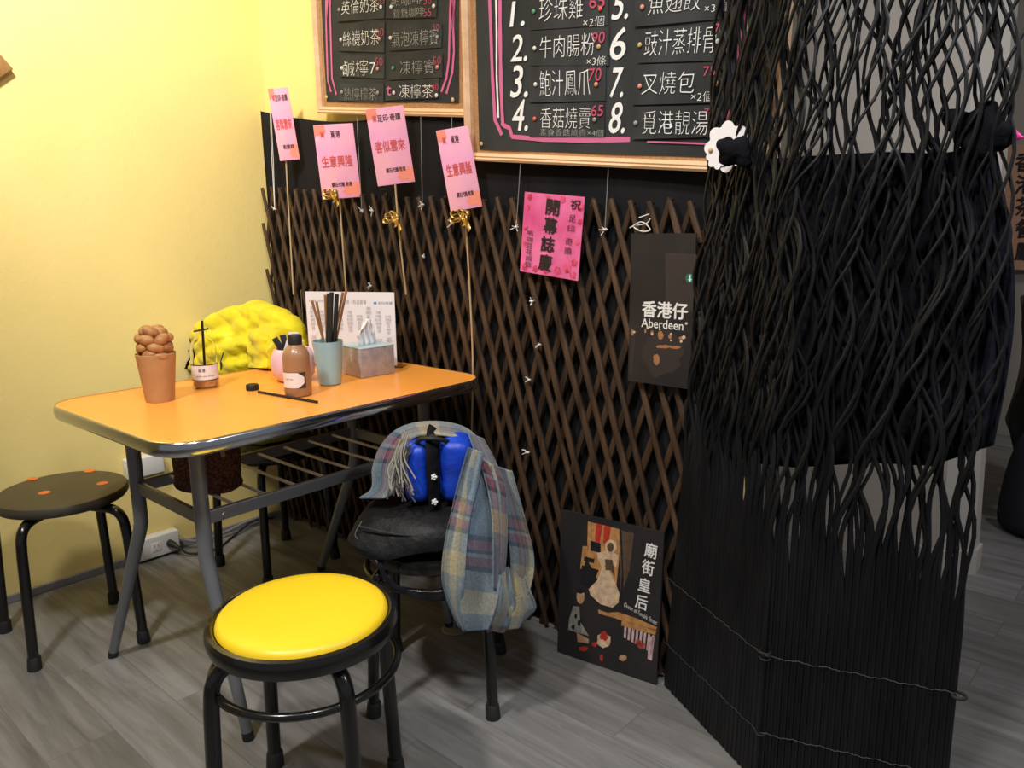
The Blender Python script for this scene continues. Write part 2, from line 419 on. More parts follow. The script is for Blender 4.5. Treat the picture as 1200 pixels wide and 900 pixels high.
bl_ = make_board('menu_board', 'larger wood framed black menu board with chalk numbers beside the black screen', mtxL, WLtot, .72, .022, 0, 0)
def paper_sheet(parent, mtx, x0, z0, x1, z1):
    n = 16; rows = []
    for i in range(n+1):
        rows.append([Vector((x0+(x1-x0)*j/n, -.0105-.0012*math.sin(j*.9+i*.3), z0+(z1-z0)*i/n)) for j in range(n+1)])
    return obj('black_paper', MB().grid(rows), 'blackboard', parent, local=True, solid=.0008, smooth=False)
p0 = loc_px(mtxS, 386, 119); p1 = loc_px(mtxS, 541, 121)
paper_sheet(bs, mtxS, p0.x, p0.z, p1.x, .69)
p0 = loc_px(mtxL, 565, 175); p1 = loc_px(mtxL, 905, 150)
paper_sheet(bl_, mtxL, p0.x, p0.z, p1.x, .69)
def card(parent, mtx, quad, writes, label=None):
    mb = MB(); P = [loc_px(mtx, *q) for q in quad]
    g = []
    for i in range(7):
        a = P[0].lerp(P[3], i/6); b = P[1].lerp(P[2], i/6)
        g.append([a.lerp(b, j/8)+Vector((0, -.0145-.0010*(i/6)**2-.0003*math.sin(j*.8), 0)) for j in range(9)])
    c = obj('menu_card', mb.grid(g), 'card', parent, local=True, solid=.0008, smooth=False)
    if label: c['label'] = label
    by = {}
    for body, box, m, bold, wob in writes:
        b = by.setdefault((m, len(by)), MB()); add_text(b, body, mtx, box, .0185, bold, wob=wob, shear=random.uniform(-.02, .10))
    for (m, _), b in by.items():
        l = obj('lettering' if m.startswith('chalk') and m in ('chalk', 'chalk_dim') else 'price', b, m, c, local=True, smooth=False)
    return c
def pin(parent, mtx, px, py, m, r=.0055):
    p = loc_px(mtx, px, py)
    o = obj('push_pin', MB().ball((p.x, -.019, p.z), (r, r*.6, r), 12, 8), m, parent, local=True); return o
T = -.016
# drinks board
card(bs, mtxS, [(400, -22), (456, -24), (455, 22), (400, 26)], [('英倫奶茶', (405, 0, 449, 16), 'chalk', T, .0012), ('55', (449, -3, 456, 5), 'chalk_red', T, 0)])
card(bs, mtxS, [(457, -26), (518, -26), (516, 21), (457, 22)], [('黑咖啡', (463, -5, 500, 7), 'chalk_dim', T, .001), ('鴛鴦咖啡', (466, 10, 502, 21), 'chalk_dim', T, .001), ('50\n55', (502, -4, 511, 20), 'chalk_red', T, 0)])
card(bs, mtxS, [(401, 29), (455, 27), (455, 62), (402, 60)], [('絲襪奶茶', (407, 36, 449, 54), 'chalk', T, .0012), ('60', (446, 34, 455, 43), 'chalk_red', T, 0)])
card(bs, mtxS, [(457, 30), (522, 28), (522, 56), (461, 60)], [('氣泡凍檸賓', (464, 36, 518, 54), 'chalk_dim', T, .0012), ('50', (513, 29, 520, 36), 'chalk_red', T, 0)])
card(bs, mtxS, [(403, 66), (455, 64), (455, 92), (403, 90)], [('鹹檸7', (407, 71, 445, 90), 'chalk', T, .0012), ('50', (445, 68, 454, 77), 'chalk_red', T, 0)])
card(bs, mtxS, [(461, 66), (523, 64), (523, 91), (461, 94)], [('凍檸賓', (474, 71, 514, 87), 'chalk_dim', T, .0012), ('50', (513, 67, 522, 76), 'chalk_red', T, 0)])
card(bs, mtxS, [(402, 98), (454, 98), (454, 120), (402, 118)], [('熱檸檬茶', (408, 103, 446, 117), 'chalk_dim', T-.004, .001)])
card(bs, mtxS, [(456, 96), (519, 92), (518, 115), (456, 118)], [('凍檸茶', (473, 99, 512, 115), 'chalk', T, .0012), ('40', (511, 98, 519, 106), 'chalk_red', T, 0), ('t', (458, 101, 464, 112), 'chalk_pink', .01, 0)])
for x, y, m in ((403, 12, 'pin_grey'), (452, 9, 'pin_white'), (464, 9, 'pin_white'), (514, 8, 'pin_white'), (405, 47, 'pin_white'), (450, 46, 'pin_salmon'), (463, 45, 'pin_white'), (518, 44, 'pin_grey'),
                (406, 80, 'pin_white'), (448, 81, 'pin_salmon'), (466, 80, 'pin_green'), (518, 79, 'pin_salmon'), (406, 108, 'pin_grey'), (448, 109, 'pin_grey'), (467, 109, 'pin_white'), (517, 112, 'pin_white'), (388, 114, 'pin_gold'), (536, 117, 'pin_gold')):
    pin(bs, mtxS, x, y, m, .006)
for pts in ([(386, -20), (386, 20), (387, 60), (388, 95), (392, 108)], [(391, -20), (391, 20), (392, 60), (393, 92), (398, 111)], [(533, -20), (531, 30), (530, 70), (527, 92), (521, 108)], [(537, -20), (535, 30), (536, 60), (534, 85), (527, 110)], [(391, -20), (388, 0), (386, 25)], [(533, -20), (536, 10), (534, 34)]):
    obj('chalk_border', stroke(MB(), mtxS, pts, .008, .0135, .25), 'chalk_pink', bs, local=True, smooth=False)['label'] = 'pink chalk border line'
# dim sum board
card(bl_, mtxL, [(625, -14), (717, -22), (717, 30), (625, 36)], [('珍珠雞', (637, -4, 688, 24), 'chalk', T, .0016), ('×2個', (689, 20, 713, 32), 'chalk', T, .001), ('65', (696, -6, 714, 10), 'chalk_red', .006, 0)])
card(bl_, mtxL, [(625, 37), (718, 31), (718, 77), (625, 77)], [('牛肉腸粉', (637, 41, 701, 67), 'chalk', T, .0016), ('×3條', (693, 66, 715, 77), 'chalk', T, .001), ('90', (699, 38, 714, 51), 'chalk_red', .006, 0)])
card(bl_, mtxL, [(625, 78), (714, 76), (714, 118), (625, 120)], [('鮑汁鳳爪', (637, 82, 696, 112), 'chalk', T, .0016), ('70', (695, 80, 710, 95), 'chalk_red', .006, 0)])
card(bl_, mtxL, [(625, 122), (713, 120), (713, 160), (625, 160)], [('香菇燒賣', (638, 126, 696, 150), 'chalk', T, .0016), ('素食香菇燒賣×4個', (637, 151, 711, 159), 'chalk_dim', T, .0008), ('65', (698, 123, 712, 136), 'chalk_red', .006, 0)])
card(bl_, mtxL, [(748, -16), (857, -24), (857, 22), (748, 32)], [('魚翅餃', (765, -10, 826, 15), 'chalk', T, .0016), ('×3個', (831, 4, 856, 15), 'chalk', T, .001)])
card(bl_, mtxL, [(752, 35), (853, 28), (853, 71), (752, 74)], [('豉汁蒸排骨', (760, 34, 842, 64), 'chalk', T, .0016), ('70', (842, 28, 854, 40), 'chalk_red', .006, 0)])
card(bl_, mtxL, [(748, 76), (849, 73), (848, 120), (746, 123)], [('叉燒包', (757, 84, 818, 110), 'chalk', T, .0016), ('×2個', (815, 107, 840, 119), 'chalk', T, .001), ('75', (829, 78, 843, 89), 'chalk_red', 0, 0)])
card(bl_, mtxL, [(746, 125), (846, 123), (845, 160), (746, 163)], [('覓港靚湯', (757, 130, 833, 157), 'chalk', T, .0016), ('75', (830, 127, 841, 136), 'chalk_red', 0, 0)])
for x, y, m in ((631, 14, 'pin_green'), (709, 11, 'pin_red'), (632, 57, 'pin_white'), (707, 55, 'pin_gold'), (633, 99, 'pin_white'), (704, 99, 'pin_salmon'), (632, 139, 'pin_red'), (702, 140, 'pin_grey'),
                (758, 9, 'pin_salmon'), (852, 2, 'pin_salmon'), (755, 53, 'pin_gold'), (846, 49, 'pin_white'), (755, 101, 'pin_salmon'), (845, 98, 'pin_salmon'), (750, 144, 'pin_grey'), (837, 144, 'pin_white'), (569.5, 168, 'pin_gold')):
    pin(bl_, mtxL, x, y, m)
for body, box in (('1.', (603, 2, 620, 31)), ('2.', (604, 41, 623, 72)), ('3.', (604, 77, 624, 114)), ('4.', (605, 117, 624, 153)), ('5.', (723, -12, 742, 23)), ('6', (720, 33, 738, 70)), ('7.', (720, 80, 736, 114)), ('8.', (719, 120, 738, 156))):
    obj('chalk_number', add_text(MB(), body, mtxL, box, .0135, .012, shear=.18), 'chalk', bl_, local=True, smooth=False)
for pts, wd in (([(577, -20), (579, 30), (581, 90), (584, 140), (592, 158)], .011), ([(590, -20), (590, 40), (591, 100), (593, 146), (601, 150), (604, 160), (640, 163), (690, 164), (742, 163)], .012), ([(762, 166), (800, 167), (850, 169)], .004), ([(877, -20), (873, 30), (868, 70), (862, 110), (856, 146)], .012)):
    obj('chalk_border', stroke(MB(), mtxL, pts, wd, .0135, .25), 'chalk_pink', bl_, local=True, smooth=False)['label'] = 'pink chalk border line'
for pts in ([(585, -20), (586, 40), (586, 90), (588, 138)], [(885, -20), (878, 60), (870, 110)]):
    obj('chalk_line', stroke(MB(), mtxL, pts, .006, .0135, .3), 'chalk', bl_, local=True, smooth=False)['label'] = 'white chalk line beside the pink border'

# ------------------------------------------------------------------ hanging strings and ties
def knot(mb, c, s=.012, seed=0):
    r = random.Random(seed)
    for k in range(5):
        d = Vector((r.uniform(-1, 1), r.uniform(-.6, -.1), r.uniform(-1, 1))).normalized()
        mb.tube([c-d*s*.4, c+d*s*r.uniform(.6, 1.5)], .0011, 6)
    mb.torus(s*.45, .0013, c, 14, 6)
    mb.ball(c, .0032, 8, 6)
def string(px0, px1, y0, y1, label, twin=False, seed=1):
    a, b = at_y(*px0, y0), at_y(*px1, y1)
    t = thing('hanging_string', label, 'string', b, 'strings between the boards and the lattice')
    mb = MB()
    for k in ((-.003, .003) if twin else (0,)): mb.tube([a+Vector((k, 0, 0)), a.lerp(b, .5)+Vector((k*1.5, 0, 0)), b], .0011, 6)
    obj('string', mb, 'white_string' if twin else 'thread', t)
    mb = MB(); knot(mb, b, .013, seed); obj('knot', mb, 'white_string', t); return t
string((317, 132), (322, 245), 1.655, 1.640, 'doubled white string beside the leftmost pink sign', True, 1)
string((418, 136), (424, 247), 1.668, 1.640, 'thin string beside the right edge of the second pink sign', False, 2)
string((493, 137), (495, 240), 1.668, 1.640, 'thin string right of the third pink sign, ending in small knot', False, 3)
string((529.5, 137), (530, 262), 1.668, 1.640, 'thin string passing behind the rightmost pink sign on stick', False, 4)
string((610, 191), (605, 266), 1.655, 1.640, 'thin string just left of the pink handwritten poster', False, 5)
string((713, 196), (709, 269), 1.655, 1.640, 'pale string right of the pink handwritten poster', False, 6)
def tie(px, py, label, s, sz=.012):
    c = at_y(px, py, 1.643); mb = MB(); knot(mb, Vector((0, 0, 0)), sz, s)
    t = obj('string_tie', mb, 'white_string'); t.location = c; tag(t, label, 'string', 'white ties on the lattice')
tie(436, 247, 'white string tie on lattice between second and third pink signs', 17, .013)
tie(623, 353, 'white string tie on lattice below the pink handwritten poster', 11)
tie(632, 404, 'knotted tie on lattice, second one below the pink poster', 12, .010)
tie(620, 445, 'white string tie on lattice right of the table end', 13, .010)
tie(618, 530, 'star shaped white tie on lattice above the plaid scarf', 14, .013)
tie(496, 300, 'white string tie on lattice below the gold bow of third sign', 15, .010)
tie(434, 335, 'white string tie on lattice above the white menu sheet', 16, .011)

# ------------------------------------------------------------------ pink signs on sticks
def sign(quad, y, stick, tilt_label, top, main, small, bow, lean=0.0):
    c0 = at_y(sum(q[0] for q in quad)/4, sum(q[1] for q in quad)/4, y); nn_ = Vector((CAM.x-c0.x, CAM.y-c0.y, 0)).normalized()
    mtx, W, Hh = quad_frame(*[at_plane(*q, c0, nn_) for q in quad])
    t = thing('paper_sign', tilt_label, 'sign', mtx=mtx, group='pink congratulation signs on sticks')
    pp = MB().box((0, 0, 0), (W, .0035, Hh), bevel=.0012); pc = obj('paper_card', pp, 'pink_paper', t, local=True)
    (x0, y0), (x1, y1), (x2, y2), (x3, y3) = quad
    def P(u, v): return (x0+(x1-x0)*u+(x3-x0)*v+(x0-x1+x2-x3)*u*v, y0+(y1-y0)*u+(y3-y0)*v+(y0-y1+y2-y3)*u*v)
    wash = MB(); rnd = random.Random(int(x0))
    def loc_blob(cu, cv, ru, rv, seed):
        r = random.Random(seed); pts = []
        for i in range(22):
            a = 2*PI*i/22; k = 1+r.uniform(-.18, .18); u = min(1, max(0, cu+ru*math.cos(a)*k)); v = min(1, max(0, cv+rv*math.sin(a)*k)); pts.append(((u-.5)*W*.99, (.5-v)*Hh*.99))
        return pts
    for bl4 in ((.08, .06, .22, .09, 3), (.86, .88, .30, .10, 5)):
        wash = MB(); wash.prism(loc_blob(*bl4), -.0024, -.0019)
        obj('coral_wash', wash, 'coral', pc, local=True, smooth=False)['label'] = 'coral watercolour patch in a corner'
    def txt(body, u0, v0, u1, v1, mname, bold, nm):
        mb = MB(); me = letter_mesh(body, 0)
        xs = [v.co.x for v in me.vertices]; ys = [v.co.y for v in me.vertices]; ax, bx, ay, by = min(xs), max(xs), min(ys), max(ys)
        for kx, kz, ko in BOLD:
            vs = []; e = bold*(v1-v0)*Hh
            for v in me.vertices:
                vs.append(mb.bm.verts.new(((u0-.5+(u1-u0)*(v.co.x-ax)/(bx-ax))*W+kx*e, -.0030-ko*.00005, (.5-v1+(v1-v0)*(v.co.y-ay)/(by-ay))*Hh+kz*e)))
            for p in me.polygons:
                try: mb.bm.faces.new([vs[i] for i in p.vertices])
                except ValueError: pass
        bpy.data.meshes.remove(me); obj(nm, mb, mname, pc, local=True, smooth=False)
    txt('賀', .14, .09, .25, .17, 'red_ink', .01, 'lettering')
    txt(top, .27 if len(top) > 3 else .40, .09, .88 if len(top) > 3 else .64, .18, 'dark_ink', .015, 'lettering')
    txt(main, .10, .42, .88, .57, 'red_ink', .014, 'lettering')
    txt('鑽石代購 敬賀', .28, .78, .80, .84, 'dark_ink', .02, 'lettering')
    pts = [at_y(*q, yy) for q, yy in zip(stick, (y+.004, y+.016, 1.634, 1.636))]
    obj('stick', MB().tube(smooth_path(pts, 5), .0028, 8), 'stick', t)
    if bow:
        c = at_y(*bow, y-.030); s = .030; mb = MB(); r = random.Random(int(bow[0]))
        for a in (25, 150, 200, -20, 85):
            d = Vector((math.cos(math.radians(a)), -.35, math.sin(math.radians(a))*.6)); q = d.cross(Vector((0, 1, 0))).normalized()
            L = s*r.uniform(.9, 1.3); Y = Vector((0, -.006, 0)); lp = []
            for i in range(13):
                th = 2*PI*i/12; lp.append(c+d*(L*(1-math.cos(th))/2)+q*(.011*math.sin(th)))
            mb.grid([[p+Y*1.1 for p in lp], [p-Y*1.1 for p in lp]])
        for a, L in ((-48, .050), (-75, .026), (190, .034)):
            d = Vector((math.cos(math.radians(a)), -.15, math.sin(math.radians(a)))); q = Vector((d.z, 0, -d.x))*.0065
            mb.grid([[c+d*L*k/4+q+Vector((0, -.003*math.sin(k*2), 0)) for k in range(5)], [c+d*L*k/4-q+Vector((0, -.003*math.sin(k*2), 0)) for k in range(5)]])
        mb.ball(c, .006, 10, 8)
        obj('gold_bow', mb, 'gold', t, solid=.0006)['label'] = 'shiny gold ribbon bow'
    return t
sign([(317, 104), (342, 102), (347, 187), (325, 189)], 1.618, [(335, 184), (338, 240), (344, 345)], 'leftmost narrow pink paper sign on thin stick, near yellow wall corner', '足印·奇蹟', '客似雲來', '', None)
sign([(367, 147), (416, 144), (421, 231), (378, 234)], 1.600, [(398, 232), (402, 290), (406, 345)], 'pink paper sign with gold bow at its lower edge, second from the left', '覓港', '生意興隆', '', (391, 228))
sign([(429, 129), (475, 122), (484, 214), (442, 218)], 1.598, [(463, 215), (468, 275), (476, 345)], 'pink paper sign overlapping the drinks board, gold bow hanging below it', '足印·奇蹟', '客似雲來', '', (463, 256))
sign([(513, 154), (550, 146), (564, 243), (526, 248)], 1.602, [(545, 246), (550, 330), (554, 420), (553, 505)], 'tilted pink paper sign with gold bow, rightmost of those on sticks', '覓港', '生意興隆', '', (543, 254))

# ------------------------------------------------------------------ handwritten pink poster
Q = [(617, 224), (687, 232), (676, 328), (608, 318)]
mtx, W, Hh = quad_frame(*[at_y(*q, 1.630) for q in Q])
t = thing('handwritten_poster', 'square magenta paper with brush writing and rose border hung on lattice', 'poster', mtx=mtx)
obj('paper', MB().box((0, 0, 0), (W, .002, Hh)), 'magenta_paper', t, local=True)
mb = MB()
def uvq(Q, u, v): return tuple(Q[0][k]*(1-u)*(1-v)+Q[1][k]*u*(1-v)+Q[2][k]*u*v+Q[3][k]*(1-u)*v for k in (0, 1))
rnd = random.Random(3)
for k, (u, v, s) in enumerate([(.07, .07, .8), (.06, .2, .6), (.05, .45, .6), (.06, .65, .55), (.10, .93, .9), (.28, .94, .8), (.46, .95, .7), (.66, .92, .9), (.82, .88, 1.), (.93, .95, .9), (.93, .80, .8), (.94, .55, .6), (.95, .3, .7), (.94, .12, .8), (.62, .05, .8), (.38, .05, .6)]):
    c = loc_px(mtx, *uvq(Q, u, v)); R = .0115*s
    for ring_, y in ((1.0, .0016), (.66, .0021), (.34, .0026)):
        mb.prism([(c.x+R*ring_*(1+.13*math.sin(5*a+k+ring_*9))*math.cos(a), c.z+R*ring_*(1+.13*math.sin(5*a+k+ring_*9))*math.sin(a)) for a in [2*PI*i/20 for i in range(20)]], -y-.0003*(k % 3), -y+.0003)
# keep petals on the paper
for v in mb.bm.verts: v.co.x = max(-W/2+.001, min(W/2-.001, v.co.x)); v.co.z = max(-Hh/2+.001, min(Hh/2-.001, v.co.z))
obj('rose_border', mb, 'rose', t, local=True, smooth=False)
mb = MB()
for i, ch in enumerate('開幕誌慶'):
    x, y = 648.5-i*2.9, 243+i*21.5; add_text(mb, ch, mtx, (x-7.5, y-9, x+7.5, y+9), .0034, .03, wob=.0014, rot=-.05)
for i, ch in enumerate('祝足印奇蹟'):
    x, y = (675.5, 671.5, 670, 667.5, 666.5)[i], (240, 256, 268, 283, 294)[i]; s = 6 if i == 0 else 4.2; add_text(mb, ch, mtx, (x-s, y-s, x+s, y+s), .0034, -.004 if i else .01, wob=.001)
for i, ch in enumerate('鳴咖豆花館賀'):
    x, y = 622.2-i*.5, 273+i*7.4; add_text(mb, ch, mtx, (x-3.6, y-3.2, x+3.6, y+3.2), .0034, -.004, wob=.001)
obj('lettering', mb, 'black_ink', t, local=True, smooth=False)

# ------------------------------------------------------------------ tall dark station poster hanging on the lattice
Q = [(742, 272), (821, 275), (805, 454), (735, 447)]
mtx, W, Hh = quad_frame(*[at_y(*q, y) for q, y in zip(Q, (1.636, 1.636, 1.630, 1.630))])
t = thing('station_poster', 'tall dark night poster with white station name hung between lattice and screen', 'poster', mtx=mtx)
obj('board', MB().box((0, 0, 0), (W, .005, Hh)), 'poster_dark', t, local=True)
obj('lettering', add_text(MB(), '香港仔', mtx, (753, 354, 806, 372.5), .0032, .030), 'white_ink', t, local=True, smooth=False)
mb = MB(); add_text(mb, 'Aberdeen', mtx, (752, 374.5, 801, 385), .0032, .010)
obj('lettering', mb, 'white_ink', t, local=True, smooth=False)
mb = MB(); px_poly(mb, mtx, blob_poly(mtx, 809.5, 326, 5.5, 5.5, 20, 0), .0030); M['green_sign'] = mat('green_sign', (.01, .16, .11), .4)
a = obj('green_disc', mb, 'green_sign', t, local=True, smooth=False); a['label'] = 'small green disc with a pale down arrow'
mb = MB(); px_poly(mb, mtx, [(809, 322), (810.4, 322), (810.2, 327), (812, 327), (809.4, 330.5), (807, 327), (808.8, 327)], .0036); obj('arrow', mb, 'white_ink', a, local=True, smooth=False)
M['amber_print'] = mat('amber_print', (.36, .16, .07), .5); M['pale_print'] = mat('pale_print', (.65, .50, .34), .5); M['plum_print'] = mat('plum_print', (.034, .024, .023), .5)
mb = MB(); px_poly(mb, mtx, blob_poly(mtx, 776, 414, 24, 26, 24, .15, 2), .0028); px_poly(mb, mtx, [(742, 384), (746, 384), (742, 440), (738, 440)], .0028)
px_poly(mb, mtx, [(780, 296), (817, 298), (812, 366), (781, 360)], .0027, .0002); obj('dim_shapes', mb, 'plum_print', t, local=True, smooth=False)
for k, (x, y, rx, ry) in enumerate([(775, 393, 3.2, 5), (765, 390, 1.8, 3), (786, 394, 2, 3.2), (779, 406, 9, 2), (792, 407, 7, 1.6), (742, 389, 1.2, 4), (800, 396, 4, 1.8), (770, 421, 4, 7), (757, 388, 1.4, 2.2)]): obj('amber_glint', px_poly(MB(), mtx, blob_poly(mtx, x, y, rx, ry, 14, .2, k), .0031), 'amber_print', t, local=True, smooth=False)
for k, (x, y, s) in enumerate([(744, 389, 1.3), (760, 384, 1.6), (765, 391, 1.2), (774, 386, 1), (787, 391, 1.2), (802, 395, 2), (799, 400, 1.5), (805, 379, 1.6), (787, 399, 1)]): obj('lamp_glint', px_poly(MB(), mtx, blob_poly(mtx, x, y, s, s, 12, .1, k), .0034), 'pale_print', t, local=True, smooth=False)
mb = MB(); cc = at_y(757, 265, 1.632)
mb.tube(smooth_path([cc+Vector((-.045, 0, -.004)), cc+Vector((-.01, -.004, .010)), cc+Vector((.012, 0, -.008)), cc+Vector((-.008, -.004, -.012)), cc+Vector((-.035, 0, .0)), cc+Vector((.0, 0, .006)), cc+Vector((.012, 0, .018))], 6), .0014, 6)
mb.tube([cc+Vector((-.02, 0, .02)), cc+Vector((.008, 0, .028))], .0012, 6)
obj('hanging_string', mb, 'white_string', t)

# ------------------------------------------------------------------ poster standing on the floor against the lattice
Q = [(685, 603), (785, 628), (769, 803), (653, 764)]
b0, b1 = at_z(*Q[3], .001), at_z(*Q[2], .001)
xd = (b1-b0).normalized(); best = None
for k in range(0, 400):                              # tilt back until the upper edge meets its height in the photograph
    ang = k*.001; nrm = Vector((-xd.y, xd.x, 0)); zd = Vector((0, 0, math.cos(ang)))+nrm*math.sin(ang)
    n = zd.cross(xd); p = at_plane(*Q[0], b0, n); q = at_plane(*Q[1], b0, n)
    e = abs((p-b0).dot(xd))+abs((q-b1).dot(xd))
    if best is None or e < best[0]: best = (e, ang, p, q)
ang = min(max(best[1], .03), .05)
nrm = Vector((-xd.y, xd.x, 0)); zd = Vector((0, 0, math.cos(ang)))+nrm*math.sin(ang); n = zd.cross(xd)
Hh = ((at_plane(*Q[0], b0, n)-b0).dot(zd)+(at_plane(*Q[1], b0, n)-b0).dot(zd))/2; W = (b1-b0).length
mtx = frame((b0+b1)/2+zd*Hh/2+Vector((0, 0, .002)), xd, zd)
t = thing('standing_poster', 'dark poster with white vertical title standing on floor beside the black screen', 'poster', mtx=mtx)
obj('board', MB().box((0, .004, 0), (W, .008, Hh)), 'poster_dark', t, local=True)
mb = MB()
for i, ch in enumerate('廟街皇后'):
    x, y, h_ = (763, 759.5, 755.5, 752)[i], (645, 665, 685.5, 705.5)[i], (8.8, 8.8, 8, 8.4)[i]; add_text(mb, ch, mtx, (x-7, y-h_, x+7, y+h_), .0012, .018, rot=-.06)
add_text(mb, 'Queen of Temple Street', mtx, (730, 716, 771, 723), .0012, -.006, rot=-.27)
obj('lettering', mb, 'white_ink', t, local=True, smooth=False)
for k, c in dict(pr_amber=(.50, .24, .08), pr_tan=(.58, .33, .16), pr_cream=(.66, .47, .30), pr_red=(.48, .035, .02), pr_dim=(.10, .060, .035), pr_pink=(.62, .42, .42), pr_dark=(.010, .009, .011), pr_skin=(.50, .29, .16), pr_grey=(.32, .31, .26)).items(): M[k] = vary(mat(k, c, .5), tuple(v*.72 for v in c), tuple(min(1, v*1.15) for v in c), (60, 60, 60), 4)
def P_(mb, pts, off): px_poly(mb, mtx, pts, off, .0002)
mb = MB(); P_(mb, [(689, 611), (726, 620), (726, 650), (722, 690), (701, 680), (688, 655)], .0004); P_(mb, [(683, 640), (690, 640), (684, 668), (680, 666)], .0004); obj('amber_room', mb, 'pr_amber', t, local=True, smooth=False)
mb = MB(); P_(mb, [(726, 621), (743, 625), (738, 668), (727, 700)], .0004); obj('brown_doorway', mb, 'pr_dim', t, local=True, smooth=False)
mb = MB(); P_(mb, [(699, 613), (706, 615), (703, 637), (697, 634)], .0006); obj('red_banner', mb, 'pr_red', t, local=True, smooth=False); mb = MB(); P_(mb, [(708, 616), (716, 617), (713, 640), (707, 636)], .0006)
obj('red_banner', mb, 'pr_red', t, local=True, smooth=False); mb = MB()
for x, y, rx, ry, s in [(708, 745, 5, 6, 1), (697, 755, 3, 3, 2), (684, 760, 5, 3, 3), (705, 771, 2, 4, 4), (752, 756, 5, 4, 5), (747, 752, 4, 3, 6)]:
    mb = MB(); P_(mb, blob_poly(mtx, x, y, rx, ry, 14, .3, s), .0008); obj('red_splash', mb, 'pr_red', t, local=True, smooth=False)
mb = MB(); P_(mb, [(692, 633), (704, 637), (704, 648), (692, 645)], .0007); P_(mb, [(685, 652), (697, 655), (696, 660), (684, 657)], .0007); P_(mb, [(727, 622), (728.5, 622), (731, 680), (728, 712), (727, 700), (729, 670)], .0007); P_(mb, [(682, 662), (702, 668), (692, 690), (680, 684)], .0007); obj('dark_furniture', mb, 'pr_dark', t, local=True, smooth=False)
mb = MB(); P_(mb, blob_poly(mtx, 716, 640, 7, 8, 16, .1, 1), .0008); P_(mb, [(700, 648), (712, 645), (725, 650), (722, 664), (712, 660), (706, 665), (701, 656)], .0008); P_(mb, [(706, 664), (714, 668), (720, 680), (726, 695), (725, 706), (718, 712), (704, 708), (692, 697), (690, 690), (700, 680)], .0008); obj('pale_gown', mb, 'pr_cream', t, local=True, smooth=False)
mb = MB(); P_(mb, blob_poly(mtx, 715.5, 641, 4, 5.5, 14, .05, 2), .0010); P_(mb, [(709, 655), (718, 656), (721, 676), (716, 668), (710, 668)], .0010); obj('shaded_face', mb, 'pr_dim', t, local=True, smooth=False)
mb = MB(); P_(mb, blob_poly(mtx, 680.5, 699, 4.6, 8.5, 16, .06, 3), .0008); P_(mb, [(676, 741), (690, 749), (690, 754), (677, 752)], .0008); P_(mb, blob_poly(mtx, 730, 771, 5, 3.5, 12, .15, 4), .0008); obj('seated_figure_skin', mb, 'pr_skin', t, local=True, smooth=False)
mb = MB(); P_(mb, blob_poly(mtx, 680.5, 692, 5, 3.5, 12, .1, 3), .0010); P_(mb, blob_poly(mtx, 672, 735, 2, 3, 10, .3, 3), .0012); P_(mb, blob_poly(mtx, 679, 730, 2, 4, 10, .3, 8), .0012); P_(mb, blob_poly(mtx, 675, 722, 1.6, 3, 10, .3, 9), .0012); obj('seated_figure_hair', mb, 'pr_dark', t, local=True, smooth=False)
mb = MB(); P_(mb, [(672, 710), (679, 711), (680, 728), (690, 745), (676, 741), (666, 738), (667, 726)], .0008); obj('patterned_shirt', mb, 'pr_grey', t, local=True, smooth=False)
mb = MB(); P_(mb, blob_poly(mtx, 707, 750, 8, 9, 16, .2, 5), .0007); obj('pale_bundle', mb, 'pr_cream', t, local=True, smooth=False)
mb = MB(); P_(mb, [(701, 714), (712, 718), (724, 717), (745, 724), (770, 735), (769, 738), (740, 731), (720, 724), (702, 719)], .0008); P_(mb, [(729, 727), (769, 739), (768, 744), (728, 733)], .0008); obj('lit_canopy', mb, 'pr_amber', t, local=True, smooth=False)
mb = MB()
for i in range(8): P_(mb, [(732+i*4.6, 733+i*1.6), (734.6+i*4.6, 733.6+i*1.6), (733.6+i*4.4, 748+i*2.4), (731+i*4.4, 747+i*2.4)], .0008)
P_(mb, [(760, 745), (767, 747), (764, 774), (759, 772)], .0008)
obj('bright_windows', mb, 'pr_pink', t, local=True, smooth=False)

# ------------------------------------------------------------------ orange table
TZ = .75
A, B_, C_, D_ = (-2.188, .658), (-1.536, .676), (-1.524, 1.603), (-2.160, 1.603)
def rounded(pts, r, n=10):
    out = []; m = len(pts)
    for i in range(m):
        p = Vector(pts[i]); a = (Vector(pts[i-1])-p).normalized(); b = (Vector(pts[(i+1) % m])-p).normalized()
        s, e = p+a*r, p+b*r
        for k in range(n+1):
            t = k/n; out.append((1-t)**2*s+2*t*(1-t)*(p.lerp((s+e)/2, .16))+t*t*e)
    return out
def grow(pts, d):
    c = sum((Vector(p) for p in pts), Vector((0, 0)))/len(pts); n = len(pts); out = []
    for i in range(n):
        t = (pts[(i+1) % n]-pts[i-1]).normalized(); out.append(pts[i]+Vector((t.y, -t.x))*d)
    return out
outl = rounded([A, B_, C_, D_], .088)
tb = thing('dining_table', 'orange topped table with chrome edge and grey splayed legs', 'table', (-1.85, 1.13, 0))
mb = MB(); mb.ring_loft([[Vector((p.x, p.y, z)) for p in outl] for z in (TZ-.026, TZ-.0005, TZ)]); obj('tabletop', mb, 'orange', tb)
mb = MB(); rings = []
for k in range(9):
    a = -PI/2+PI*k/8; o_ = grow(outl, .0005+.0065*math.cos(a)); rings.append([Vector((p.x, p.y, TZ-.0145+.0165*math.sin(a))) for p in o_])
vs = [[mb.bm.verts.new(p) for p in r] for r in rings]; n = len(vs[0])
for a, b in zip(vs, vs[1:]):
    for i in range(n): mb.bm.faces.new((a[i], a[(i+1) % n], b[(i+1) % n], b[i]))
for i in range(n): mb.bm.faces.new((vs[-1][i], vs[-1][(i+1) % n], vs[0][(i+1) % n], vs[0][i]))
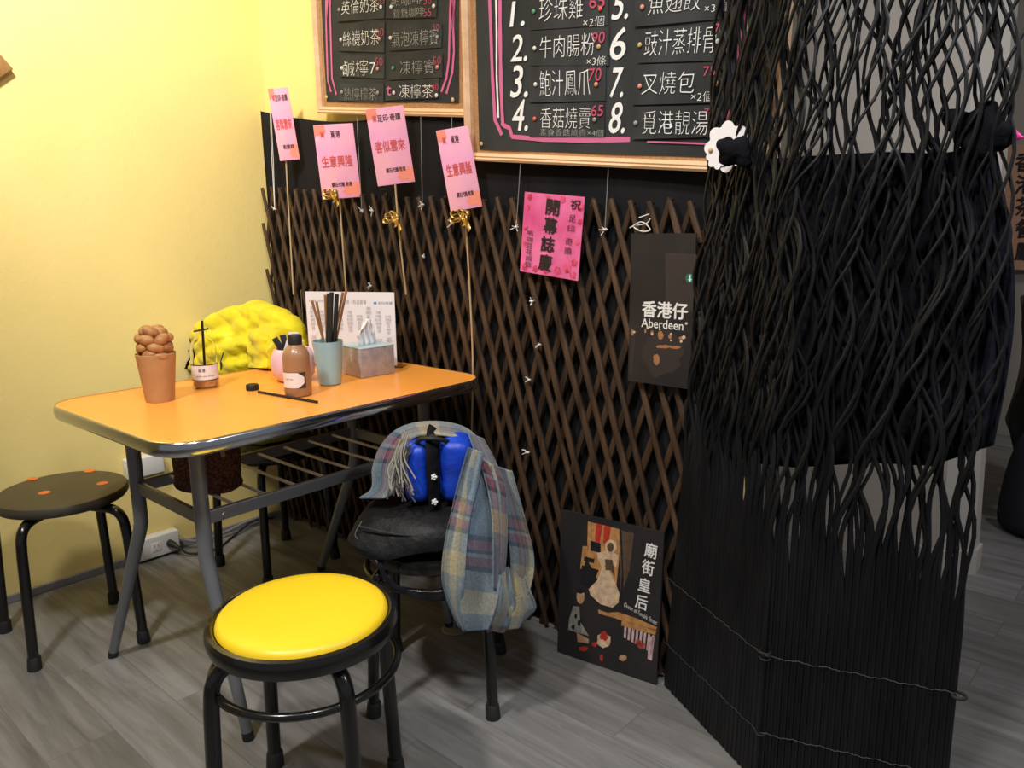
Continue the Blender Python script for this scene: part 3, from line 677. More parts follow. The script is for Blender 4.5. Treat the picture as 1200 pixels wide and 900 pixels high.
obj('chrome_edge', mb, 'chrome', tb, angle=60)['label'] = 'shiny chrome table edge'
LX0, LX1, LY0, LY1 = -2.005, -1.662, .790, 1.475
RZ = .532
for x, y, fx, fy in ((LX0, LY0, -2.185, .742), (LX1, LY0, -1.566, .803), (LX0, LY1, -2.205, 1.452), (LX1, LY1, -1.575, 1.47)):
    d = Vector((fx-x, fy-y, 0)); P0 = Vector((x, y, .722)); P1 = Vector((x, y, .452)); P3 = Vector((fx, fy, .006))
    K = Vector((x, y, .432)); pts = [P0, P1, K.lerp(P1, .35).lerp(K.lerp(P3, .02), .4), K.lerp(P3, .045), K.lerp(P3, .10), P3]
    lg = obj('leg', MB().tube(pts, [.0175, .0175, .0176, .0176, .0173, .0125], 16), 'grey_steel', tb)
    obj('rubber_foot', MB().tube([P3+Vector((0, 0, -.006)), P3+(P1-P3)*.03], [.0135, .0135], 14), 'black_rubber', lg)
for x in (LX0, LX1):
    r_ = obj('long_rail', MB().box((x, (LY0+LY1)/2, RZ), (.014, LY1-LY0, .032), bevel=.003), 'grey_steel', tb)
    for y in (LY0+.045, LY1-.045): obj('screw', MB().ball((x+(.0075 if x > -1.8 else -.0075), y, RZ), .0045, 10, 8), 'screw', r_)
for y in (LY0, LY1): obj('cross_rail', MB().box(((LX0+LX1)/2, y, RZ), (LX1-LX0, .014, .032), bevel=.003), 'grey_steel', tb)
for i in range(7):
    y = LY0+.085+i*(LY1-LY0-.17)/6
    obj('rack_rod', MB().tube([(LX0, y, RZ+.008), (LX1, y, RZ+.008)], .0042, 8), 'rod_steel', tb)
for y in (LY0, LY1): obj('top_bearer', MB().box(((LX0+LX1)/2, y, .7205), (LX1-LX0+.10, .03, .0055)), 'grey_steel', tb)

# ------------------------------------------------------------------ stools
def stool_legs(t, c, feet, zs, r=.0140, top_in=.60, with_ring=True, ring_z=.345):
    for fx, fy in feet:
        d = Vector((fx-c[0], fy-c[1], 0)); R = d.length; u = d.normalized(); base = Vector((c[0], c[1], 0))
        k = [(.100, zs), (R-.068, zs), (R-.040, zs-.010), (R-.024, zs-.034), (R-.018, zs-.080), (R-.003, .03)]
        pts = smooth_path([base+u*a+Vector((0, 0, z)) for a, z in k[:5]], 5)+[base+u*k[5][0]+Vector((0, 0, .012))]
        l = obj('leg', MB().tube(pts, r, 14), 'black_metal', t)
        e = base+u*(R-.003)
        obj('rubber_foot', MB().tube([e+Vector((0, 0, .0)), e+Vector((0, 0, .034))-u*.003, e+Vector((0, 0, .038))-u*.003], [r*1.35, r*1.22, r*1.05], 14), 'black_rubber', l)
    if with_ring:
        obj('foot_ring', MB().torus(.177, .0085, (c[0], c[1], ring_z), 56, 10), 'black_metal', t)
def feet_of(c, R, a0): return [(c[0]+R*math.cos(a0+i*PI/2), c[1]+R*math.sin(a0+i*PI/2)) for i in range(4)]
# brown stool by the wall
c = (-2.405, .738)
t = thing('round_stool', 'round brown topped stool with four orange dots by the yellow wall', 'stool', (*c, 0))
obj('seat', MB().lathe([(.150, .418), (.168, .420), (.1735, .428), (.1735, .438), (.169, .447), (.160, .4505), (0.001, .4515)], (*c, 0), 56), 'brown_seat', t)
stool_legs(t, c, [tuple(at_z(*p, 0))[:2] for p in ((40, 785), (170, 752), (5, 740), (135, 705))], .405, .0138, with_ring=False)
for p in ((38, 561), (105, 551.5), (120, 566), (52, 577)):
    q = at_z(*p, .452); obj('dot', MB().lathe([(.0160, 0), (.0158, .0006), (.001, .0008)], (q.x, q.y, .4512), 20), 'orange_dot', t)['label'] = 'orange dot on the seat'
# yellow stool in front
c = (-1.243, .772)
t = thing('round_stool', 'black metal stool with bright yellow padded seat in front of the table', 'stool', (*c, 0))
obj('seat_rim', MB().lathe([(.120, .412), (.168, .410), (.179, .416), (.183, .428), (.183, .440), (.178, .450), (.170, .4525), (.166, .448), (.160, .440), (.001, .438)], (*c, 0), 64), 'black_metal', t)
obj('cushion', MB().lathe([(.150, .438), (.1605, .441), (.1635, .447), (.161, .455), (.153, .461), (.130, .4650), (.09, .4672), (.04, .4680), (.001, .4681)], (*c, 0), 64), 'yellow_vinyl', t)['label'] = 'bright yellow vinyl cushion'
stool_legs(t, c, feet_of((c[0], c[1]-.007), .200, 1.42), .402, .0148)
# stool under the bag and scarf
c = (-1.392, 1.262)
sd_ = -.030
t = thing('round_stool', 'black stool carrying the black bag and plaid scarf', 'stool', (*c, 0))
obj('seat', MB().lathe([(.120, .412+sd_), (.168, .410+sd_), (.178, .418+sd_), (.180, .430+sd_), (.176, .446+sd_), (.165, .4495+sd_), (.001, .4498+sd_)], (*c, 0), 56), 'black_metal', t)
stool_legs(t, c, feet_of(c, .212, -.10), .402+sd_, .0140)
# stool behind the table
c = (-2.385, 1.395)
t = thing('round_stool', 'black stool behind the table under the yellow jacket', 'stool', (*c, 0))
obj('seat', MB().lathe([(.120, .412), (.168, .410), (.176, .418), (.178, .430), (.174, .446), (.165, .4495), (.001, .4498)], (*c, 0), 56), 'black_metal', t)
a0 = math.atan2(1.243-c[1], -2.516-c[0])
stool_legs(t, c, feet_of(c, .205, a0), .402, .0140, with_ring=False)

# ------------------------------------------------------------------ brown woven bag on the rack
M['weave'] = None
def weave_mat():
    m = mat('brown_weave', (.07, .03, .018), .8, spec=.2); N, L, b = nodes(m)
    tc = N.new('ShaderNodeTexCoord'); v = N.new('ShaderNodeTexVoronoi'); v.inputs['Scale'].default_value = 130; L.new(tc.outputs['Object'], v.inputs['Vector'])
    r = N.new('ShaderNodeValToRGB'); r.color_ramp.elements[0].color = (.20, .085, .050, 1); r.color_ramp.elements[1].color = (.055, .022, .014, 1); r.color_ramp.elements[1].position = .7
    L.new(v.outputs['Distance'], r.inputs[0]); L.new(r.outputs[0], b.inputs['Base Color'])
    bp = N.new('ShaderNodeBump'); bp.inputs['Strength'].default_value = .7; bp.inputs['Distance'].default_value = .004; bp.invert = True
    L.new(v.outputs['Distance'], bp.inputs['Height']); L.new(bp.outputs[0], b.inputs['Normal']); return m
M['weave'] = weave_mat(); M['strap'] = mat('olive_strap', (.30, .24, .10), .7)
q = at_z(249, 588, RZ+.013); bc = Vector((min(q.x, LX0+.16)+.028, q.y+.045, RZ+.0135))
t = thing('woven_bag', 'dark brown woven bag resting on the rack under the table', 'bag', bc)
rr = Matrix.Rotation(.5, 3, 'Z')
rings = []
for z, k in ((0, .86), (.006, .96), (.014, 1.0), (.020, .97), (.026, .955), (.06, .97), (.11, 1.0), (.150, 1.02), (.166, 1.0), (.170, .93), (.160, .88)):
    rings.append([bc+rr @ Vector((.086*k*abs(math.cos(a))**.75*math.copysign(1, math.cos(a)), .055*k*abs(math.sin(a))**.75*math.copysign(1, math.sin(a)), z)) for a in [2*PI*i/40 for i in range(40)]])
mb = MB(); mb.ring_loft(rings); obj('body', mb, 'weave', t)
band = []
for z, k in ((.128, 1.035), (.128, 1.06), (.146, 1.065), (.146, 1.035)):
    band.append([bc+rr @ Vector((.086*k*abs(math.cos(a))**.75*math.copysign(1, math.cos(a)), .055*k*abs(math.sin(a))**.75*math.copysign(1, math.sin(a)), z)) for a in [2*PI*i/40 for i in range(40)]])
mb = MB(); mb.ring_loft(band, cap=False); obj('trim_band', mb, 'strap', t)['label'] = 'olive band round the bag'
hd = [bc+rr @ Vector((.080*math.cos(a), -.046, .130+.035*math.sin(a)-.03*(1-math.sin(a)))) for a in [PI*i/12 for i in range(13)]]
obj('handle', MB().tube(hd, .0055, 10), 'strap', t)

# ------------------------------------------------------------------ yellow jacket
M['puffer_yellow'] = vary(mat('puffer_yellow', (.86, .74, .015), .42, spec=.4, sheen=.1), (.70, .59, .008), (.80, .69, .016), (18, 18, 18), 3, .30, (28, 28, 28))
mb = MB()
JY = 1.37
def jp(px, py, y=JY): return at_y(px, py, y)
mb.tube(smooth_path([jp(216, 432, 1.33), jp(226, 404), jp(248, 384, 1.36), jp(278, 372, 1.37), (jp(308, 372, 1.38)), jp(334, 382, 1.38), jp(350, 404, 1.37), jp(356, 440, 1.36)], 6), [.030]*4+[.038]*6+[.043]*12+[.048]*12+[.045]*9, 14)
for x0_, y0_, x1_, y1_, r_, yy in ((232, 410, 268, 392, .034, 1.325), (226, 430, 292, 402, .038, 1.318), (236, 446, 296, 424, .038, 1.312), (250, 462, 298, 446, .038, 1.308),
                                   (300, 392, 340, 400, .036, 1.318), (298, 410, 350, 412, .037, 1.308), (300, 428, 352, 432, .036, 1.300), (302, 446, 350, 452, .036, 1.300)):
    a, b = jp(x0_, y0_, yy), jp(x1_, y1_, yy-.012); R = (b-a).normalized().to_track_quat('X', 'Z').to_matrix()
    mb.ball((a+b)/2, ((b-a).length/2+.022, .055, r_), 20, 14, R)
mb.ball(Vector((-2.39, 1.40, .60)), (.160, .150, .165), 24, 16)
mb.ball(Vector((-2.39, 1.40, .80)), (.130, .09, .14), 24, 16)
jk = obj('puffer_jacket', mb, 'puffer_yellow')
for md, kw in (('REMESH', dict(mode='VOXEL', voxel_size=.0075)), ('SMOOTH', dict(factor=.5, iterations=5))):
    m_ = jk.modifiers.new(md.lower(), md)
    for k, v in kw.items(): setattr(m_, k, v)
bake(jk)
zmin = min(v.co.z for v in jk.data.vertices)
for v in jk.data.vertices:                                  # flatten the underside onto the seat
    if v.co.z < .4515: v.co.z = .4515
    f = noise.noise(Vector((v.co.x*22, v.co.y*22, v.co.z*40)))
    s_ = v.co.z+.30*v.co.x+.012*noise.noise(v.co*9)+(.022 if v.co.x > -2.34 else 0)
    v.co += v.normal*(.0045*f+.0085*(abs(math.sin(PI*s_/.058))**.45-1))
    v.co.x = max(v.co.x, WX+.012)
    lim_ = -2.205 if v.co.z < .757 else -2.105
    if v.co.x > lim_-.03: v.co.x = lim_-.03+.03*(1-math.exp(-(v.co.x-lim_+.03)/.03))
    if v.co.z < .4515: v.co.z = .4515
tag(jk, 'bright yellow quilted puffer jacket bundled behind the orange table', 'jacket')
M['zip'] = mat('zip_black', (.02, .02, .03), .5)
mb = MB(); q0 = at_y(262, 413, 1.262); mb.tube([q0, at_y(258.5, 424, 1.256), at_y(259, 434, 1.256)], .0022, 6); mb.ball(at_y(259, 426, 1.252), (.006, .003, .008), 10, 8)
obj('zip_pull', mb, 'zip', jk)

# ------------------------------------------------------------------ things on the table
def on_table(px, py): q = at_z(px, py, TZ); return Vector((q.x, q.y, TZ+.0006))
M['kraft'] = vary(mat('kraft_paper', (.55, .25, .085), .75), (.46, .245, .10), (.51, .28, .12), (25, 25, 25), 3)
M['waffle'] = vary(mat('egg_waffle', (.48, .20, .05), .55), (.36, .15, .045), (.50, .25, .09), (45, 45, 45), 3)
c = on_table(188, 469)
t = thing('waffle_cup', 'brown kraft paper cup filled with golden egg waffle on table corner', 'snack cup', c)
prof = [(.030, .004), (.0345, 0), (.0350, .002), (.0475, .118), (.0485, .122), (.0470, .123), (.034, .010), (.001, .008)]
obj('paper_cup', MB().lathe(prof, c, 40), 'kraft', t)
mb = MB(); rnd = random.Random(4)
for lay, (z, R, n) in enumerate(((.120, .034, 6), (.140, .036, 6), (.160, .036, 6), (.177, .022, 4))):
    for i in range(n):
        a = 2*PI*(i+.5*(lay % 2))/n+rnd.uniform(-.15, .15); p = c+Vector((R*math.cos(a), R*math.sin(a)*.85, z+rnd.uniform(-.004, .004)))
        mb.ball(p, (.0150, .0215, .0135), 14, 10, Matrix.Rotation(a, 3, 'Z') @ Matrix.Rotation(rnd.uniform(-.5, .5), 3, 'X'))
    mb.ball(c+Vector((0, 0, z-.004)), (R*.95, R*.85, .012), 16, 8)
obj('egg_waffle', mb, 'waffle', t)['label'] = 'golden bubbled egg waffle'
# bottles
M['glass'] = mat('clear_plastic', (1, .98, .95), .04, spec=.5, trans=1.0); nodes(M['glass'])[2].inputs['IOR'].default_value = 1.12
M['milk_tea'] = mat('milk_tea', (.36, .185, .085), .35, coat=.3)
M['tea_rest'] = mat('milk_tea_rest', (.58, .30, .12), .35)
M['label_white'] = mat('label_white', (.78, .72, .70), .6); M['label_dark'] = mat('label_dark', (.05, .025, .018), .6)
def bottle_prof(h, R): return [(R*.80, 0), (R*.95, .002), (R, .008), (R, h*.66), (R*.97, h*.72), (R*.85, h*.79), (R*.66, h*.85), (R*.46, h*.90), (R*.40, h*.93), (R*.40, h)]
def arc_label(c, R, a0, a1, z0, z1, off):
    mb = MB(); n = 18
    mb.grid([[c+Vector(((R+off)*math.cos(a0+(a1-a0)*i/n), (R+off)*math.sin(a0+(a1-a0)*i/n), z)) for i in range(n+1)] for z in (z0, z1)]); return mb
def arc_text(body, c, R, amid, span, z0, z1, off):
    mb = MB(); me = letter_mesh(body, 0); xs = [v.co.x for v in me.vertices]; ys = [v.co.y for v in me.vertices]
    ax, bx, ay, by = min(xs), max(xs), min(ys), max(ys); vs = []
    for v in me.vertices:
        a = amid+((v.co.x-ax)/(bx-ax)-.5)*span; z = z0+(z1-z0)*(v.co.y-ay)/(by-ay)
        vs.append(mb.bm.verts.new(c+Vector(((R+off)*math.cos(a), (R+off)*math.sin(a), z))))
    for p in me.polygons:
        try: mb.bm.faces.new([vs[i] for i in p.vertices])
        except ValueError: pass
    bpy.data.meshes.remove(me); return mb
def facing(c): return math.atan2(CAM.y-c.y, CAM.x-c.x)
c = on_table(242, 454); R = .0345; Hb = .158; a = facing(c)
t = thing('drink_bottle', 'nearly empty clear plastic bottle with white label and dark straw', 'bottle', c)
outer = bottle_prof(Hb, R); inner = [(r-.0012, max(z, .0015)) for r, z in outer[::-1]]
obj('bottle_body', MB().lathe(outer+inner, c, 40, cap=True), 'glass', t)['label'] = 'clear plastic bottle wall'
obj('drink_rest', MB().lathe([(R*.75, .002), (R-.0018, .008), (R-.0018, .022), (.001, .022)], c, 32), 'tea_rest', t)['label'] = 'a little milk tea at the bottom'
lb = obj('label', arc_label(c, R, a-1.35, a+1.35, .024, .068, .0006), 'label_white', t); lb['label'] = 'white wrap label with dark borders'
for z in (.024, .066): obj('label_border', arc_label(c, R, a-1.35, a+1.35, z, z+.0026, .0010), 'label_dark', lb)
obj('lettering', arc_text('覓港', c, R, a-.25, .55, .048, .058, .0011), 'label_dark', lb, smooth=False); obj('lettering', arc_text('milk tea shop', c, R, a, 1.3, .034, .039, .0011), 'label_dark', lb, smooth=False)
s0, s1 = c+Vector((-.008, .004, .045)), c+Vector((.010, .0, .185))
obj('straw', MB().tube([s0, s1], .0034, 10), 'black_rubber', t)
obj('straw_tag', MB().tube([c+Vector((-.018, -.012, .155)), c+Vector((.020, .010, .163))], .0024, 8), 'black_rubber', t)
c = on_table(350, 463); R = .0350; Hb = .150; a = facing(c)
t = thing('drink_bottle', 'full bottle of brown milk tea with black cap', 'bottle', c)
obj('bottle_body', MB().lathe(bottle_prof(Hb, R), c, 40), 'milk_tea', t)
obj('cap', MB().lathe([(R*.50, Hb-.016), (R*.52, Hb-.014), (R*.52, Hb+.006), (R*.47, Hb+.009), (.001, Hb+.009)], c, 30), 'black_rubber', t)['label'] = 'black screw cap'
lb = obj('label', arc_label(c, R, a-1.30, a+.62, .024, .066, .0007), 'label_dark', t); lb['label'] = 'dark label with a white hexagon panel'
mb = MB(); n = 16; rows = []
for i in range(n+1):
    ang = a-1.30+(1.78)*i/n; k = .020-max(0, (i-n*.74)/(n*.26))*.012 if i > n*.74 else .020
    rows.append([c+Vector(((R+.0012)*math.cos(ang), (R+.0012)*math.sin(ang), .045+s*k)) for s in (-1, 1)])
hx = obj('hexagon_panel', mb.grid(rows), 'label_white', lb); obj('lettering', arc_text('milk tea', c, R, a-.62, .6, .047, .051, .0017), 'label_dark', hx, smooth=False)
# loose cap and straw
c = on_table(296, 457)
M['cap_side'] = M['black_rubber']
tag(obj('bottle_cap', MB().lathe([(.016, 0), (.0168, .002), (.0168, .013), (.015, .0155), (.001, .0156)], c, 28), 'black_rubber'), 'loose black bottle cap lying on the orange tabletop', 'bottle cap')
p, q = on_table(303, 461), on_table(372, 473)
tag(obj('drinking_straw', MB().tube([p+Vector((0, 0, .0036)), q+Vector((0, 0, .0036))], .0034, 10), 'black_rubber'), 'black drinking straw lying on the orange tabletop', 'straw')
# pink pot
M['pink_ceramic'] = mat('pink_ceramic', (.80, .52, .60), .25, coat=.4)
c = on_table(345, 446)
t = thing('sugar_pot', 'rounded pale pink pot with sachets, behind the milk tea bottle', 'pot', c)
obj('pot_body', MB().lathe([(.030, 0), (.044, .004), (.058, .020), (.0625, .045), (.060, .072), (.052, .090), (.046, .094), (.044, .090), (.054, .060), (.050, .020), (.001, .012)], c, 40), 'pink_ceramic', t)
rnd = random.Random(2)
for i, (dx, dy, l, m, an) in enumerate(((-.020, -.02, .055, 'black_rubber', .5), (-.026, .0, .050, 'label_white', .9), (-.012, -.01, .062, 'black_rubber', .2), (.0, .01, .070, 'white_plastic', -.1), (-.004, -.015, .075, 'white_plastic', -.35), (.018, .0, .05, 'label_white', -.5))):
    R = Matrix.Rotation(an, 3, (rt-0*up)) if False else Matrix.Rotation(-an, 3, fw)
    obj('sachet', MB().box(c+Vector((dx, dy, .088))+R @ Vector((0, 0, l*.22)), (.017, .005, l), Matrix.Rotation(-an, 3, Vector((fw.x, fw.y, 0)).normalized()) @ Matrix.Rotation(AZ, 3, 'Z'), bevel=.001), m, t)['label'] = ('black ' if m == 'black_rubber' else 'white ')+'paper sachet'
# blue cup with chopsticks
M['blue_ceramic'] = mat('pale_blue_ceramic', (.30, .50, .56), .28, coat=.4)
c = on_table(387, 450)
t = thing('utensil_cup', 'pale blue cup holding chopsticks and black pens', 'cup', c)
obj('cup_body', MB().lathe([(.026, 0), (.0305, .002), (.0315, .006), (.0415, .119), (.0418, .122), (.0400, .122), (.0302, .010), (.001, .008)], c, 40), 'blue_ceramic', t)
M['chopstick'] = mat('brown_chopstick', (.30, .135, .045), .45)
U = Vector((rt.x, rt.y, 0)).normalized(); V = Vector((fw.x, fw.y, 0)).normalized()
def utensil(name, label, lo, hi, r, m, group):
    p0 = c+U*lo[0]+V*lo[1]+Vector((0, 0, lo[2])); p1 = c+U*hi[0]+V*hi[1]+Vector((0, 0, hi[2]))
    o = obj(name, MB().tube([p0, p1], r, 10), m); return tag(o, label, name.split('_')[-1], group)
for i, (lo, hi, lab) in enumerate((((.010, .01, .012), (-.036, .0, .232), 'leftmost brown chopstick leaning left in the pale blue cup'), ((.004, -.008, .012), (-.027, .012, .228), 'second brown chopstick from left in the pale blue cup'), ((-.008, .014, .012), (-.004, .02, .246), 'upright brown chopstick in the pale blue cup'),
                                   ((-.012, .018, .012), (.045, .020, .252), 'brown chopstick leaning right in the pale blue cup'), ((-.006, .010, .012), (.054, .026, .258), 'rightmost brown chopstick leaning right in the pale blue cup'))):
    utensil('brown_chopstick', lab, lo, hi, [.0022, .0036], 'chopstick', 'brown chopsticks in the blue cup')
for i, (lo, hi, lab) in enumerate((((-.006, -.004, .012), (.012, -.004, .252), 'leftmost black pen in the pale blue cup'), ((.0, -.012, .012), (.023, -.018, .256), 'middle black pen in the pale blue cup'), ((.008, -.006, .012), (.034, -.006, .250), 'rightmost black pen in the pale blue cup'))):
    utensil('black_pen', lab, lo, hi, .0058, 'black_rubber', 'black pens in the blue cup')
# tissue box
M['silver_box'] = vary(mat('lilac_box', (.42, .38, .40), .35, .25), (.36, .33, .35), (.48, .43, .44), (40, 40, 40), 4, .25, (120, 120, 120)); M['blue_lid'] = mat('pale_blue_lid', (.45, .62, .68), .4); M['tissue'] = mat('white_tissue', (.80, .78, .80), .9)
fl, fr_, bl2 = at_z(424, 444, TZ), at_z(463, 437.5, TZ), at_z(403, 437, TZ)
ex = (fr_-fl).normalized(); W = (fr_-fl).length; ey = Vector((-ex.y, ex.x, 0)); D = max(.085, (bl2-fl).dot(ey))
cm = frame(fl+ex*W/2+ey*D/2+Vector((0, 0, .0006)), ex, (0, 0, 1))
t = thing('tissue_box', 'small patterned silver grey tissue box with pale blue top', 'tissue box', mtx=cm)
obj('box_body', MB().box((0, 0, .042), (W, D, .084), bevel=.002), 'silver_box', t, local=True)
obj('lid', MB().box((0, 0, .0858), (W+.002, D+.002, .004), bevel=.0012), 'blue_lid', t, local=True)
mb = MB(); rows = []
for i in range(10):
    z = .087+.075*i/9; row = []
    for j in range(13):
        u = j/12-.5; k = .030*(1-.35*(i/9)**2)*(1 if i < 8 else .8)
        row.append(Vector((u*2*k+.004*math.sin(i*.9), .010*math.sin(j*1.7+i*.5)*(.3+i/9)-.004, z-.018*(abs(u)*2)**2*(i/9))))
    rows.append(row)
obj('tissue', mb.grid(rows), 'tissue', t, local=True, solid=.001, sub=1)
# menu sheet in a clear stand
M['acrylic'] = mat('clear_acrylic', (.95, .96, 1.0), .05, trans=1.0); nodes(M['acrylic'])[2].inputs['IOR'].default_value = 1.05
m0, m1 = at_z(357, 434, TZ), at_z(459, 440, TZ)
m0 = Vector((-2.075, 1.405, TZ)); m1 = Vector((-1.79, 1.565, TZ))
ex = (m1-m0).normalized(); pl = frame(m0, ex, (0, 0, 1)); n = pl.to_3x3() @ Vector((0, 1, 0))
def onm(px, py): return pl.inverted() @ at_plane(px, py, m0, n)
tl, tr, br = onm(355, 341), onm(465, 347), onm(463, 440)
W = tr.x-tl.x; cm = frame(m0+ex*((tl.x+tr.x)/2)+Vector((0, 0, .0006)), ex, (0, 0, 1)); Hm = max(tl.z, tr.z)-.003
t = thing('menu_stand', 'white printed menu sheet standing in clear holder at table end', 'menu', mtx=cm)
obj('paper_sheet', MB().box((0, 0, Hm/2+.004), (W-.016, .0012, Hm-.006)), 'white_paper', t, local=True)
obj('clear_holder', MB().box((0, .0022, Hm/2+.003), (W+.016, .0016, Hm+.010), bevel=.0006), 'acrylic', t, local=True)
mb = MB()
for k in range(2): mb.tube([(-W/2-.008+k*(W+.016), 0, .002), (-W/2-.008+k*(W+.016), 0, Hm+.006)], .0012, 6)
mb.box((0, .02, .002), (W+.016, .05, .0025)); obj('holder_foot', mb, 'acrylic', t, local=True)
M['print_grey'] = mat('print_grey', (.33, .29, .31), .7); M['print_blue'] = mat('print_blue', (.07, .17, .40), .7)
rnd = random.Random(9)
def sheet_text(body, u, v, wd, hh, m, nm='lettering'):
    mb = MB(); me = letter_mesh(body, 0); xs = [q.co.x for q in me.vertices]; ys = [q.co.y for q in me.vertices]; ax, bx, ay, by = min(xs), max(xs), min(ys), max(ys); vs = []
    for q in me.vertices: vs.append(mb.bm.verts.new((-W/2+.008+(W-.016)*u+wd*(q.co.x-ax)/(bx-ax), -.0009, .004+(Hm-.006)*(1-v)+hh*(q.co.y-ay)/(by-ay))))
    for p in me.polygons:
        try: mb.bm.faces.new([vs[i] for i in p.vertices])
        except ValueError: pass
    bpy.data.meshes.remove(me); return mb
obj('lettering', sheet_text('覓港・飲品套餐', .42, .155, .078, .013, 'print_grey'), 'print_grey', t, local=True, smooth=False)
obj('lettering', sheet_text('■ 足印奇蹟', .77, .155, .060, .009, 'print_blue'), 'print_blue', t, local=True, smooth=False)
cols = ['凍檸茶\n絲襪奶茶\n鹹檸七\n凍檸賓\n黑咖啡\n鴛鴦', '珍珠雞\n牛肉腸粉\n鮑汁鳳爪\n香菇燒賣\n魚翅餃\n叉燒包', '豉汁排骨\n覓港靚湯\n雞蛋仔\n奶茶\n檸檬茶\n咖啡']
for i in range(9):
    body = cols[i % 3]; 
    obj('lettering', sheet_text(body, .035+.107*i, .52+.02*(i % 3), .019, .075-.008*(i % 3), 'print_grey'), 'print_grey', t, local=True, smooth=False)
    if i not in (3, 4): obj('lettering', sheet_text(cols[(i+1) % 3], .035+.107*i, .80+.02*(i % 2), .019, .045, 'print_grey'), 'print_grey', t, local=True, smooth=False)
obj('lettering', sheet_text('歡迎光臨 本店設有外賣服務', .035, .13, .075, .008, 'print_grey'), 'print_grey', t, local=True, smooth=False)

# ------------------------------------------------------------------ wall outlets and cord
def outlet(y0, y1, z0, z1, label, sockets):
    t = thing('outlet_box', label, 'outlet', (WX, (y0+y1)/2, z0)); dpt = .042
    obj('housing', MB().box((WX+dpt/2+.0005, (y0+y1)/2, (z0+z1)/2), (dpt, y1-y0, z1-z0), bevel=.004), 'white_plastic', t)
    for s in sockets:
        yy = y0+(y1-y0)*s; pl_ = obj('socket', MB().box((WX+dpt+.001, yy, (z0+z1)/2), (.002, .036, .034), bevel=.0008), 'white_paper', t)
        for k in (-1, 1): obj('slot', MB().box((WX+dpt+.0025, yy+k*.007, (z0+z1)/2+.004), (.0012, .003, .010)), 'print_grey', pl_)
        obj('slot', MB().ball((WX+dpt+.002, yy, (z0+z1)/2-.009), (.0012, .003, .003), 8, 6), 'print_grey', pl_)
    return t
outlet(1.052, 1.180, .318, .388, 'white outlet box on yellow wall just below the tabletop', ())
outlet(1.055, 1.205, .010, .088, 'white outlet box at the wall foot with black plug in it', (.42,))
pt = Vector((WX+.045, 1.165, .050))
t = thing('power_cord', 'black power cord plugged into the lower outlet box', 'cord', (pt.x, pt.y, 0))
obj('plug', MB().tube([pt, pt+Vector((.020, .004, -.002)), pt+Vector((.036, .010, -.008)), pt+Vector((.046, .016, -.014))], [.013, .012, .008, .0045], 12), 'black_rubber', t)
obj('cord', MB().tube(smooth_path([pt+Vector((.044, .014, -.013)), Vector((WX+.115, 1.21, .012)), Vector((WX+.13, 1.30, .006)), Vector((WX+.07, 1.40, .006)), Vector((WX+.045, 1.50, .030)), Vector((WX+.03, 1.60, .012))], 8), .0042, 8), 'black_rubber', t)
obj('cord', MB().tube(smooth_path([Vector((WX+.035, 1.20, .055)), Vector((WX+.06, 1.26, .030)), Vector((WX+.05, 1.36, .022)), Vector((WX+.035, 1.5, .034)), Vector((WX+.03, 1.62, .03))], 8), .006, 8), 'grey_trim', t)['label'] = 'grey cord beside the black one'

# ------------------------------------------------------------------ bag, blue pouch and scarf on the black stool
M['black_leather'] = vary(mat('black_leather', (.010, .010, .012), .55, spec=.3), (.0045, .0045, .0055), (.010, .010, .011), (40, 40, 40), 3, .3, (60, 60, 60))
M['royal_blue'] = vary(mat('royal_blue_nylon', (.005, .045, .50), .42, spec=.4), (.004, .035, .40), (.007, .065, .62), (14, 14, 14), 3, .35, (26, 26, 40))
SC_ = Vector((-1.392, 1.262, .4203))
yawm = Matrix.Rotation(math.radians(41.8), 3, 'Z')         # local x to the right as seen, local y away
def L2W(x, y, z): return SC_ + yawm @ Vector((x, y, z))
t = thing('shoulder_bag', 'slouchy black bag lying on the black stool beneath the plaid scarf', 'bag', SC_)
rings = []
for z, wx, wy, ox in ((.0, .110, .095, .0), (.010, .138, .115, .0), (.030, .158, .132, -.004), (.052, .172, .142, -.010), (.072, .178, .140, -.018), (.086, .165, .128, -.020), (.095, .130, .100, -.015), (.100, .05, .04, -.01)):
    ring = []
    for j in range(48):
        a = 2*PI*j/48; ca, sa = math.cos(a), math.sin(a)
        x = ox+wx*abs(ca)**.72*math.copysign(1, ca); y = wy*abs(sa)**.72*math.copysign(1, sa)
        nz = noise.noise(Vector((x*16, y*16, z*20)))
        x -= .018; y = y*1.22-.012; rad = math.hypot(x, y); zz = max(0, z+.010*nz*(z > .02)); dr = min(1, max(0, (rad-.150)/.05)); zz -= .030*dr*dr*(1 if rad > .184 else .0)+.018*dr*min(1, z/.05)
        ring.append(L2W(x*(1+.05*nz), y*(1+.05*nz), zz))
    rings.append(ring)
mb = MB(); mb.ring_loft(rings); obj('body', mb, 'black_leather', t, sub=1)
mb = MB(); zs = [L2W(-.165+.27*k/20, -.135-.034*math.sin(PI*k/20), .074-.010*math.sin(PI*k/20)) for k in range(21)]
obj('zip_seam', MB().tube(zs, .0028, 8), 'zip', t)
obj('drawstring', MB().tube(smooth_path([L2W(-.165, -.105, .075), L2W(-.178, -.128, .05), L2W(-.160, -.138, .035), L2W(-.140, -.142, .018), L2W(-.120, -.176, .0)], 6), .0013, 8), 'binding', t)['label'] = 'pale drawstring'
